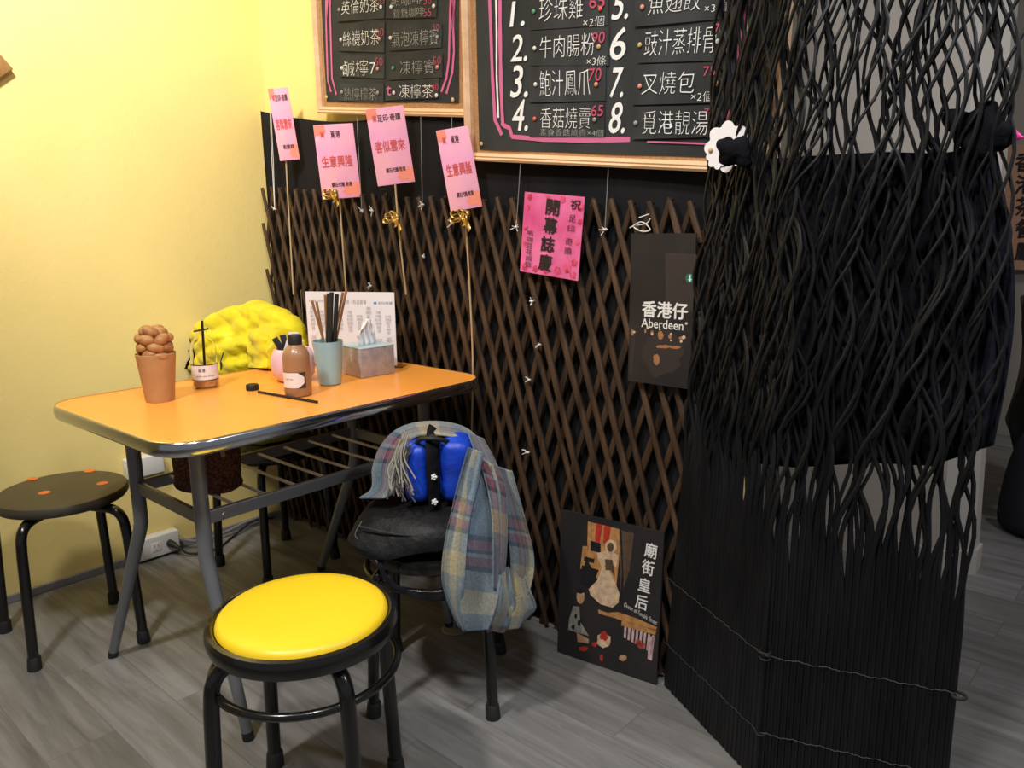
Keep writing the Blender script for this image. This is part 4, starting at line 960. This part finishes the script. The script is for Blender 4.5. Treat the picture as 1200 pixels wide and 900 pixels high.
# hanging black strap loops below the seat
obj('strap', MB().tube(smooth_path([L2W(-.125, -.13, .03), L2W(-.10, -.19, -.03), L2W(-.03, -.20, -.07), L2W(.04, -.19, -.08), L2W(.10, -.17, -.03), L2W(.13, -.12, .03)], 8), .006, 8, flat=.3), 'black_cloth', t)['label'] = 'black strap hanging below the seat'
BZ = .102
t = thing('quilted_pouch', 'shiny royal blue padded pouch with black strap and two white snaps', 'pouch', L2W(0, 0, BZ))
def lobe(x0, x1, ztop, name, slant):
    mb = MB(); rings = []
    for i in range(15):
        z = i/14; k = (max(0.02, 1-abs(2*z-1)**6))**.30
        ring = []
        for j in range(32):
            a = 2*PI*j/32; ca, sa = math.cos(a), math.sin(a)
            cx, hw = (x0+x1)/2, (x1-x0)/2
            x = cx+hw*k*abs(ca)**.6*math.copysign(1, ca)+slant*z*(1 if ca > 0 else .0)*hw
            y = -.035+.058*k*abs(sa)**.7*math.copysign(1, sa)
            y += .004*noise.noise(Vector((x*30, z*6, 3)))
            ring.append(L2W(x, y, BZ+ztop*z))
        rings.append(ring)
    mb.ring_loft(rings); return obj(name, mb, 'royal_blue', t, sub=1)
lobe(-.066, .0, .158, 'padded_panel', 0); lobe(.018, .112, .168, 'padded_panel', -.22)
ps = [L2W(.010, -.097, BZ+.0), L2W(.010, -.100, BZ+.05), L2W(.008, -.100, BZ+.10), L2W(.006, -.090, BZ+.145), L2W(.006, -.05, BZ+.166), L2W(.006, .0, BZ+.168)]
st = obj('strap', MB().tube(smooth_path(ps, 6), .0205, 12, flat=.22), 'black_cloth', t)
for z in (.020, .082):
    mb = MB(); cc = L2W(.010, -.1065, BZ+z)
    mb.ball(cc, .0062, 10, 8)
    for k in range(5): mb.ball(cc+yawm @ Vector((.0055*math.cos(k*1.257), -.002, .0055*math.sin(k*1.257))), .0034, 8, 6)
    obj('snap_button', mb, 'white_plastic', st)['label'] = 'small white snap button'
mb = MB(); mb.tube(smooth_path([L2W(-.035, -.06, BZ+.150), L2W(-.02, -.085, BZ+.168), L2W(.006, -.095, BZ+.172), L2W(.03, -.085, BZ+.166), L2W(.05, -.06, BZ+.15)], 6), .0055, 10)
mb.torus(.012, .004, L2W(.005, -.085, BZ+.172), 20, 8)
obj('buckle', mb, 'black_rubber', t)

# scarf
def plaid():
    m = mat('plaid_wool', (.2, .24, .28), .95, spec=.1, sheen=.3); N, L, b = nodes(m)
    uv = N.new('ShaderNodeUVMap'); sp = N.new('ShaderNodeSeparateXYZ'); L.new(uv.outputs[0], sp.inputs[0])
    def ramp(sock, mult, stops):
        a = N.new('ShaderNodeMath'); a.operation = 'MULTIPLY'; a.inputs[1].default_value = mult; L.new(sock, a.inputs[0])
        f = N.new('ShaderNodeMath'); f.operation = 'FRACT'; L.new(a.outputs[0], f.inputs[0])
        r = N.new('ShaderNodeValToRGB'); r.color_ramp.interpolation = 'CONSTANT'
        e = r.color_ramp.elements; e[0].position, e[0].color = stops[0][0], (*stops[0][1], 1); e[1].position, e[1].color = stops[1][0], (*stops[1][1], 1)
        for p, c in stops[2:]: x = e.new(p); x.color = (*c, 1)
        L.new(f.outputs[0], r.inputs[0]); return r
    S, NV, PK, CR, GY = (.105, .155, .200), (.010, .018, .040), (.165, .048, .066), (.37, .32, .185), (.175, .20, .205)
    st = [(0, S), (.30, NV), (.335, PK), (.40, NV), (.425, GY), (.45, PK), (.515, NV), (.55, GY), (.68, CR), (.84, GY), (.93, S)]
    r1 = ramp(sp.outputs['Y'], 3.1, st); r2 = ramp(sp.outputs['X'], 1.0, st)
    mx = N.new('ShaderNodeMixRGB'); mx.inputs[0].default_value = .5; L.new(r1.outputs[0], mx.inputs[1]); L.new(r2.outputs[0], mx.inputs[2])
    n = N.new('ShaderNodeTexNoise'); n.inputs['Scale'].default_value = 180; tc = N.new('ShaderNodeTexCoord'); L.new(tc.outputs['Object'], n.inputs['Vector'])
    mm = N.new('ShaderNodeMixRGB'); mm.blend_type = 'OVERLAY'; mm.inputs[0].default_value = .5; L.new(mx.outputs[0], mm.inputs[1]); L.new(n.outputs['Fac'], mm.inputs[2])
    L.new(mm.outputs[0], b.inputs['Base Color'])
    bp = N.new('ShaderNodeBump'); bp.inputs['Strength'].default_value = .4; bp.inputs['Distance'].default_value = .002; L.new(n.outputs['Fac'], bp.inputs['Height']); L.new(bp.outputs[0], b.inputs['Normal'])
    return m
M['plaid'] = plaid()
t = thing('plaid_scarf', 'grey blue plaid wool scarf with pink and cream checks draped over the bag', 'scarf', L2W(.12, 0, 0))
def ribbon(name, rows, folds, amp, v0, u0=0.0, u1=1.0, nc=22, ph=0.0, arch=0.0):
    """rows: ((px, py, distance), (px, py, distance)) for the two borders of the cloth, top to bottom"""
    def pt(px, py, d): r = ray(px, py); return CAM+r*d
    L_ = smooth_path([pt(*a) for a, b in rows], 7); R_ = smooth_path([pt(*b) for a, b in rows], 7)
    G, UVs = [], []; v = v0
    for i, (a, b) in enumerate(zip(L_, R_)):
        if i: v += ((a+b)/2-(L_[i-1]+R_[i-1])/2).length
        row, ur = [], []
        for j in range(nc+1):
            u = j/nc; p = a.lerp(b, u); tow = (CAM-p).normalized()
            f = amp*math.sin(folds*2*PI*u+ph+.5*math.sin(i*.25))+arch*math.sin(PI*u)+.005*noise.noise(p*18)
            row.append(p+tow*f); ur.append((u0+(u1-u0)*u, v))
        G.append(row); UVs.append(ur)
    return obj(name, MB().grid(G, UVs), 'plaid', t, solid=.004, sub=1)
Dd = 1.93
ribbon('scarf_length', [((421, 584, Dd+.02), (452, 584, Dd-.05)), ((436, 572, Dd+.03), (462, 574, Dd-.05)), ((437, 548, Dd+.04), (466, 548, Dd-.05)), ((447, 522, Dd+.05), (474, 526, Dd-.04)), ((466, 503, Dd+.06), (484, 514, Dd-.04)), ((492, 495, Dd+.07), (500, 510, Dd-.04)), ((522, 495, Dd+.07), (522, 511, Dd-.04)), ((548, 503, Dd+.06), (540, 516, Dd-.05)), ((566, 522, Dd+.04), (550, 532, Dd-.06)), ((580, 548, Dd+.02), (556, 556, Dd-.07)), ((592, 590, Dd-.01), (566, 596, Dd-.08)), ((594, 640, Dd-.04), (574, 644, Dd-.09))], 1.5, .010, .0, 0, .8, arch=.012)
ribbon('scarf_length', [((553, 528, Dd-.08), (578, 545, Dd-.05)), ((548, 560, Dd-.10), (586, 575, Dd-.06)), ((546, 600, Dd-.13), (588, 606, Dd-.08)), ((544, 640, Dd-.155), (588, 645, Dd-.10)), ((541, 680, Dd-.165), (586, 688, Dd-.12)), ((539, 712, Dd-.165), (580, 716, Dd-.125)), ((542, 740, Dd-.155), (572, 738, Dd-.13))], .9, .012, .235, .0, .24, ph=.8)
ribbon('scarf_length', [((549, 524, Dd-.07), (566, 530, Dd-.075)), ((540, 555, Dd-.09), (560, 566, Dd-.10)), ((530, 595, Dd-.12), (552, 602, Dd-.14)), ((521, 636, Dd-.15), (547, 642, Dd-.17)), ((518, 676, Dd-.16), (544, 684, Dd-.175)), ((526, 708, Dd-.16), (541, 716, Dd-.165)), ((538, 735, Dd-.15), (545, 738, Dd-.155))], 1.0, .010, .30, .52, 1.0, ph=2.4)
ribbon('scarf_length', [((549, 508, Dd-.03), (566, 514, Dd+.03)), ((556, 528, Dd-.06), (580, 540, Dd+.01)), ((568, 560, Dd-.085), (592, 572, Dd-.02)), ((576, 600, Dd-.11), (594, 606, Dd-.05)), ((578, 645, Dd-.125), (593, 650, Dd-.07)), ((578, 690, Dd-.13), (588, 694, Dd-.09))], .5, .010, .02, .30, .56, ph=.2)
ribbon('scarf_length', [((574, 544, Dd+.01), (600, 552, Dd+.04)), ((584, 572, Dd+.0), (607, 578, Dd+.04)), ((591, 610, Dd-.02), (617, 615, Dd+.03)), ((598, 648, Dd-.03), (626, 655, Dd+.02)), ((598, 685, Dd-.03), (621, 690, Dd+.0)), ((590, 712, Dd-.04), (606, 716, Dd-.01))], 1.0, .014, .62, .0, .9, ph=.3)
ribbon('scarf_length', [((570, 672, Dd-.04), (612, 664, Dd-.01)), ((560, 700, Dd-.07), (622, 694, Dd-.02)), ((562, 722, Dd-.07), (628, 712, Dd-.01)), ((572, 742, Dd-.05), (610, 730, Dd-.02))], 2.5, .020, .2, .0, 1.0, ph=2.0)
ribbon('scarf_length', [((578, 668, Dd-.09), (596, 664, Dd-.08)), ((584, 690, Dd-.115), (600, 690, Dd-.10)), ((578, 712, Dd-.12), (604, 708, Dd-.10)), ((566, 728, Dd-.11), (596, 730, Dd-.10)), ((572, 738, Dd-.09), (590, 742, Dd-.09))], 1.0, .012, .60, .55, .95)
ribbon('scarf_length', [((594, 702, Dd-.085), (612, 698, Dd-.06)), ((596, 720, Dd-.09), (614, 716, Dd-.06)), ((592, 738, Dd-.08), (608, 736, Dd-.06))], .5, .012, .55, .62, .9)
M['wool_fringe'] = mat('wool_fringe', (.30, .28, .23), .95); M['wool_fringe_dark'] = mat('wool_fringe_dark', (.07, .065, .07), .95)
rnd = random.Random(5)
for m, n_, seed in (('wool_fringe', 13, 1), ('wool_fringe_dark', 14, 2)):
    mb = MB(); rnd = random.Random(seed)
    for i in range(n_):
        x0 = rnd.uniform(470, 482); y0 = rnd.uniform(505, 522)+(8 if m.endswith('dark') else 0); pts = []; d = Dd-.075-rnd.uniform(0, .02)
        x1, y1 = rnd.uniform(455, 486), rnd.uniform(560, 590)
        for k in range(7):
            s_ = k/6; r = ray(x0+(x1-x0)*s_+4*math.sin(s_*5+i)*s_-6*math.sin(PI*s_), y0+(y1-y0)*s_); pts.append(CAM+r*(d-.02*s_))
        mb.tube(smooth_path(pts, 3), .0018, 6)
    obj('fringe', mb, m, t)['label'] = ('dark' if m.endswith('dark') else 'pale')+' twisted wool fringe'
# small pale plate on a rod, under the scarf
q = at_z(533, 738, 0)
t = thing('rod_stand', 'small pale round plate with thin upright rod on floor under the scarf', 'stand', (q.x, q.y, 0))
obj('base_plate', MB().lathe([(.038, .0005), (.039, .003), (.036, .006), (.012, .008), (.001, .009)], (q.x, q.y, 0), 32), mat('pale_plate', (.24, .22, .19), .5), t)
obj('rod', MB().tube([(q.x, q.y, .006), (q.x-.012, q.y+.02, .16)], .006, 10), 'grey_steel', t)

# ------------------------------------------------------------------ black willow screen
ZT = 1.98
SA, SF, SB = Vector((-.935, 1.632, 0)), Vector((-.598, 1.448, 0)), Vector((-.262, 1.560, 0))
SA2 = SA+Vector((.135, -.055, 0)); SF2 = SF+Vector((.010, .0, 0)); SB2 = SB+Vector((-.03, .0, 0))
scr = thing('willow_screen', 'tall folding screen of wavy black willow rods standing right of the lattice', 'screen', SF)
def sm(a, b, x): t_ = min(1, max(0, (x-a)/(b-a))); return t_*t_*(3-2*t_)
def panel(P0, P1, Q0, Q1, n, seed, group):
    rnd = random.Random(seed); ax = (P1-P0).normalized(); nr = Vector((ax.y, -ax.x, 0))
    if nr.dot(CAM-P0) < 0: nr = -nr
    p = obj_parent = None; mb = MB()
    for i in range(n):
        u = (i+.5)/n; g = i//group; ug = (g+.5)*group/n
        if i % group == 0:
            lam = rnd.uniform(.23, .33); ph = (PI if g % 2 else 0)+rnd.uniform(-.9, .9); A_ = rnd.uniform(.013, .024); lam2 = rnd.uniform(.5, .8); ph2 = rnd.uniform(0, 6.28)
        dl, dp, dA = rnd.uniform(-.02, .02), rnd.uniform(-.5, .5), rnd.uniform(.75, 1.25); layer = rnd.uniform(-1, 1); dr = rnd.uniform(-.5, .5)/n
        r0 = rnd.uniform(.0042, .0052); z0 = rnd.uniform(.0015, .006); start = rnd.uniform(.40, .62); pts = []; rs = []
        z = z0
        while z < ZT:
            e = sm(start, start+.30, z); uu = u+(ug-u)*.45*e+dr*e
            base = P0.lerp(P1, uu).lerp(Q0.lerp(Q1, uu), z/ZT)
            off = e*(A_*dA*math.sin(2*PI*z/(lam+dl)+ph+dp)+.010*math.sin(2*PI*z/lam2+ph2))
            oy = .0015*(i % 2)+e*(.012*layer+.008*math.sin(2*PI*z/(lam+dl)+ph+dp+1.3))
            pts.append(base+ax*off+nr*oy+Vector((0, 0, z))); rs.append(r0*(1-.30*sm(.4, 1.2, z)))
            z += .10 if z < .3 else .032
        mb.tube(pts, rs, 6)
    return obj('willow_panel', mb, 'rattan', scr)
wp1 = panel(SA, SF, SA2, SF2, 52, 3, 2); wp2 = panel(SF+Vector((-.004, .004, 0)), SB, SF2+Vector((-.012, .004, 0)), SB2, 54, 8, 2)
def binding(P0, P1, z, par):
    ax = (P1-P0).normalized(); nr = Vector((ax.y, -ax.x, 0)); nr = nr if nr.dot(CAM-P0) > 0 else -nr
    pts = []; N_ = 60
    for k in range(N_+1): pts.append(P0.lerp(P1, k/N_)+nr*(.0052+.0016*math.sin(k*2.1))+Vector((0, 0, z+.0015*math.sin(k*.7))))
    return obj('binding_wire', MB().tube(pts, .0006, 5), 'binding', par)
for z in (.125, .305): binding(SA, SF, z, wp1); binding(SF, SB, z, wp2)
for z in (.30, .315, .125): obj('fold_tie', MB().torus(.011, .0018, SF+Vector((.002, -.003, z)), 16, 6), 'black_rubber', scr)
obj('fold_tie', MB().torus(.012, .0035, SB+Vector((0, -.002, .30)), 16, 8), 'black_rubber', scr)

# black cloth hung behind the screen
def scr_pt(px, py, back):
    best = None
    for P0, P1, Q0, Q1 in ((SA, SF, SA2, SF2), (SF, SB, SF2, SB2)):
        ax = (P1-P0).normalized(); nr = Vector((ax.y, -ax.x, 0)); nr = nr if nr.dot(CAM-P0) > 0 else -nr
        p = at_plane(px, py, P0-nr*back, nr); d = (p-CAM).length
        if best is None or d > best[0]: best = (d, p)
    return best[1]
def cloth_grid(top, bot, back, ripple, nu=56, nv=30, bulge=0):
    rows = []
    def at(pl, u):
        s_ = u*(len(pl)-1); i = min(int(s_), len(pl)-2); f = s_-i; return Vector(pl[i]).lerp(Vector(pl[i+1]), f)
    for i in range(nv+1):
        v = i/nv; row = []
        for j in range(nu+1):
            u = j/nu; a, b = at(top, u), at(bot, u); p = a.lerp(b, v); p.x += bulge*u*math.sin(PI*v)
            row.append(scr_pt(p.x, p.y, back+ripple*(.5+.5*math.sin(u*23+1.5*math.sin(v*3)))+.006*noise.noise(Vector((u*6, v*5, back*9)))))
        rows.append(row)
    return MB().grid(rows)
t = thing('hanging_cloth', 'large black cloth knotted at its upper corners and hung behind willow screen', 'cloth', SF+Vector((0, .10, 1.0)))
obj('main_cloth', cloth_grid([(846, 172), (900, 186), (960, 182), (1040, 178), (1100, 180), (1152, 172)], [(808, 520), (860, 540), (930, 548), (1020, 542), (1090, 546), (1147, 528)], .026, .010), 'black_cloth', t, solid=.002)
M['navy_cloth'] = vary(mat('dark_navy_cloth', (.014, .015, .022), .95, spec=.05), (.011, .012, .018), (.020, .021, .030), (30, 30, 30), 4, .3, (80, 80, 80))
obj('side_fold', cloth_grid([(1118, 176), (1140, 168), (1166, 172)], [(1112, 520), (1136, 530), (1164, 522)], .020, .016, 22, 30, 24), 'navy_cloth', t, solid=.002)['label'] = 'dark navy fold at the right side'
def knotted(px, py, s, back, seed):
    mb = MB(); c_ = scr_pt(px, py, back); r = random.Random(seed)
    for k in range(9):
        d = Vector((r.uniform(-1, 1), r.uniform(-.4, .4), r.uniform(-.9, .9))); R = Matrix.Rotation(r.uniform(0, 3), 3, 'Y') @ Matrix.Rotation(r.uniform(-.5, .5), 3, 'X')
        mb.ball(c_+d*s*.55, (s*.62, s*.40, s*.36), 14, 10, R)
    o = obj('knot', mb, 'black_cloth', t)
    for md, kw in (('REMESH', dict(mode='VOXEL', voxel_size=.005)), ('SMOOTH', dict(factor=.5, iterations=4))):
        m_ = o.modifiers.new(md.lower(), md)
        for k, v in kw.items(): setattr(m_, k, v)
    return bake(o)
knotted(860, 180, .036, -.035, 3); knotted(1142, 158, .055, .03, 5)
# white scalloped paper at the board's corner
def scallop(cx, cy, R, name):
    mb = MB(); cpt = at_y(cx, cy, 1.535); pts = []
    for i in range(72):
        a = 2*PI*i/72; k = R*(.80+.22*abs(math.cos(4*a)))
        pts.append((k*math.cos(a), k*math.sin(a)))
    mb.prism(pts, -.0006, .0006); mb.bm.transform(Matrix.Translation(cpt))
    return mb, cpt
mb, cp = scallop(852, 172, .050, 'a')
t = thing('paper_flower', 'white scalloped paper flower pinned at menu board corner beside the screen', 'paper flower', cp)
obj('paper', mb, 'white_paper', t, smooth=False)
mb, _ = scallop(842, 183, .026, 'b'); mb.bm.transform(Matrix.Translation((0, -.003, 0))); obj('paper', mb, 'white_paper', t, smooth=False)
mb, _ = scallop(873, 170, .036, 'c'); mb.bm.transform(Matrix.Translation((0, .010, 0))); obj('paper', mb, 'white_paper', t, smooth=False)
obj('push_pin', MB().ball(at_y(833, 176, 1.531), .0055, 12, 8), 'pin_gold', t)
# pink clip at the cloth's right corner
M['hot_pink'] = mat('hot_pink', (.90, .03, .30), .4)
a, b = scr_pt(1166, 163, .03), scr_pt(1199, 159, .03)
dx = (b-a).normalized(); zz = Vector((0, 0, 1)); mm_ = frame((a+b)/2, dx, zz); ln = (b-a).length
t = thing('pink_ribbon', 'hot pink ribbon tab tied to the black cloth corner', 'ribbon', mtx=mm_)
rows = [[Vector((-ln*.6+1.3*ln*k/12, .004*math.sin(k*.9), s_*(.002+.012*math.sin(PI*min(1, k/10)))+.006*math.sin(k*.35))) for k in range(13)] for s_ in (-1, 0, 1)]
obj('ribbon', MB().grid(rows), 'hot_pink', t, local=True, solid=.001)

# ------------------------------------------------------------------ seen past the screen
M['chair_grey'] = mat('chair_grey', (.085, .078, .072), .85); M['far_black'] = mat('far_black', (.012, .012, .014), .8); M['far_navy'] = mat('far_navy', (.014, .016, .028), .85)
q = at_z(1176, 600, 0)
cx, cy = q.x+.22, q.y+.30
t = thing('upholstered_chair', 'grey upholstered dining chair seen past the column at the right edge', 'chair', (cx, cy, 0))
rings = []
for z, w_, d_ in ((.30, .20, .20), (.315, .225, .225), (.36, .24, .24), (.44, .25, .25), (.47, .235, .235), (.48, .18, .18)):
    rings.append([Vector((cx+w_*abs(math.cos(a_))**.5*math.copysign(1, math.cos(a_)), cy+d_*abs(math.sin(a_))**.5*math.copysign(1, math.sin(a_)), z)) for a_ in [2*PI*i/32 for i in range(32)]])
mb = MB(); mb.ring_loft(rings); obj('seat', mb, 'chair_grey', t)
rows = []
for i in range(14):
    z = .34+.52*i/13; rows.append([Vector((cx-.27+.03*math.sin(PI*i/13)+.10*(1-abs(k/10-1))**.0*0+.06*(abs(k/10-1)**2), cy-.25+.5*k/20, z-.03*(abs(k/10-1)**3))) for k in range(21)])
obj('backrest', MB().grid(rows), 'chair_grey', t, solid=.05, sub=1)
for sx in (-1, 1):
    for sy in (-1, 1): obj('leg', MB().tube([(cx+sx*.18, cy+sy*.18, .32), (cx+sx*.215, cy+sy*.22, 0)], [.020, .013], 10), 'grey_steel', t)
# dark coat over the chair's back
rows = []
for i in range(16):
    s_ = i/15; rows.append([Vector((cx-.20+.04*math.sin(k*.9)+.03*s_+.05*noise.noise(Vector((k*.4, s_*3, 1))), cy-.30+.30*k/14-.06, .98-.72*s_)) for k in range(15)])
tag(obj('dark_coat', MB().grid(rows), 'far_black', solid=.03, sub=1), 'black coat hung over the back of the far grey chair', 'coat')
q = at_z(1190, 606, 0)
mb = MB(); rings = []
for z, k in ((.002, 1.0), (.03, 1.06), (.20, 1.0), (.34, .85), (.42, .6), (.44, .3)):
    rings.append([Vector((q.x+.13+.17*k*math.cos(a_)*(1+.06*math.sin(3*a_)), q.y-.14+.12*k*math.sin(a_), z)) for a_ in [2*PI*i/28 for i in range(28)]])
mb.ring_loft(rings); tag(obj('floor_bag', mb, 'far_navy', sub=1), 'dark navy bag on the floor at the right edge, in front of grey chair', 'bag')
# tan wall banner with dark writing
M['tan_banner'] = mat('tan_banner', (.46, .25, .16), .7)
yb = 4.86; p1, p2 = at_y(1187, 170, yb), at_y(1260, 318, yb)
W_ = p2.x-p1.x+.10; H_ = p1.z-p2.z; cb = Vector(((p1.x+p2.x)/2, yb, (p1.z+p2.z)/2)); mb_ = frame(cb, (1, 0, 0), (0, 0, 1))
t = thing('wall_banner', 'tan banner with dark vertical writing on the far wall at right edge', 'banner', mtx=mb_)
obj('panel', MB().box((0, 0, 0), (W_, .02, H_)), 'tan_banner', t, local=True)
mb = MB()
for i, ch in enumerate('香港茶餐廳'):
    y = 190+i*26; add_text(mb, ch, mb_, (1191, y-11, 1213, y+11), .0115, .03)
obj('lettering', mb, 'black_ink', t, local=True, smooth=False)

# corner of a brown wooden plaque on the yellow wall, mostly outside the picture
q = at_x(-9, 76, WX+.012)
t = thing('wall_plaque', 'brown wooden plaque corner on the yellow wall at the left picture edge', 'plaque', q)
R = Matrix.Rotation(math.radians(38), 3, 'X')
obj('board', MB().box(q, (.018, .075, .075), R, bevel=.004), vary(mat('brown_wood', (.28, .15, .05), .55), (.22, .11, .035), (.34, .19, .07), (5, 40, 5), 4), t)
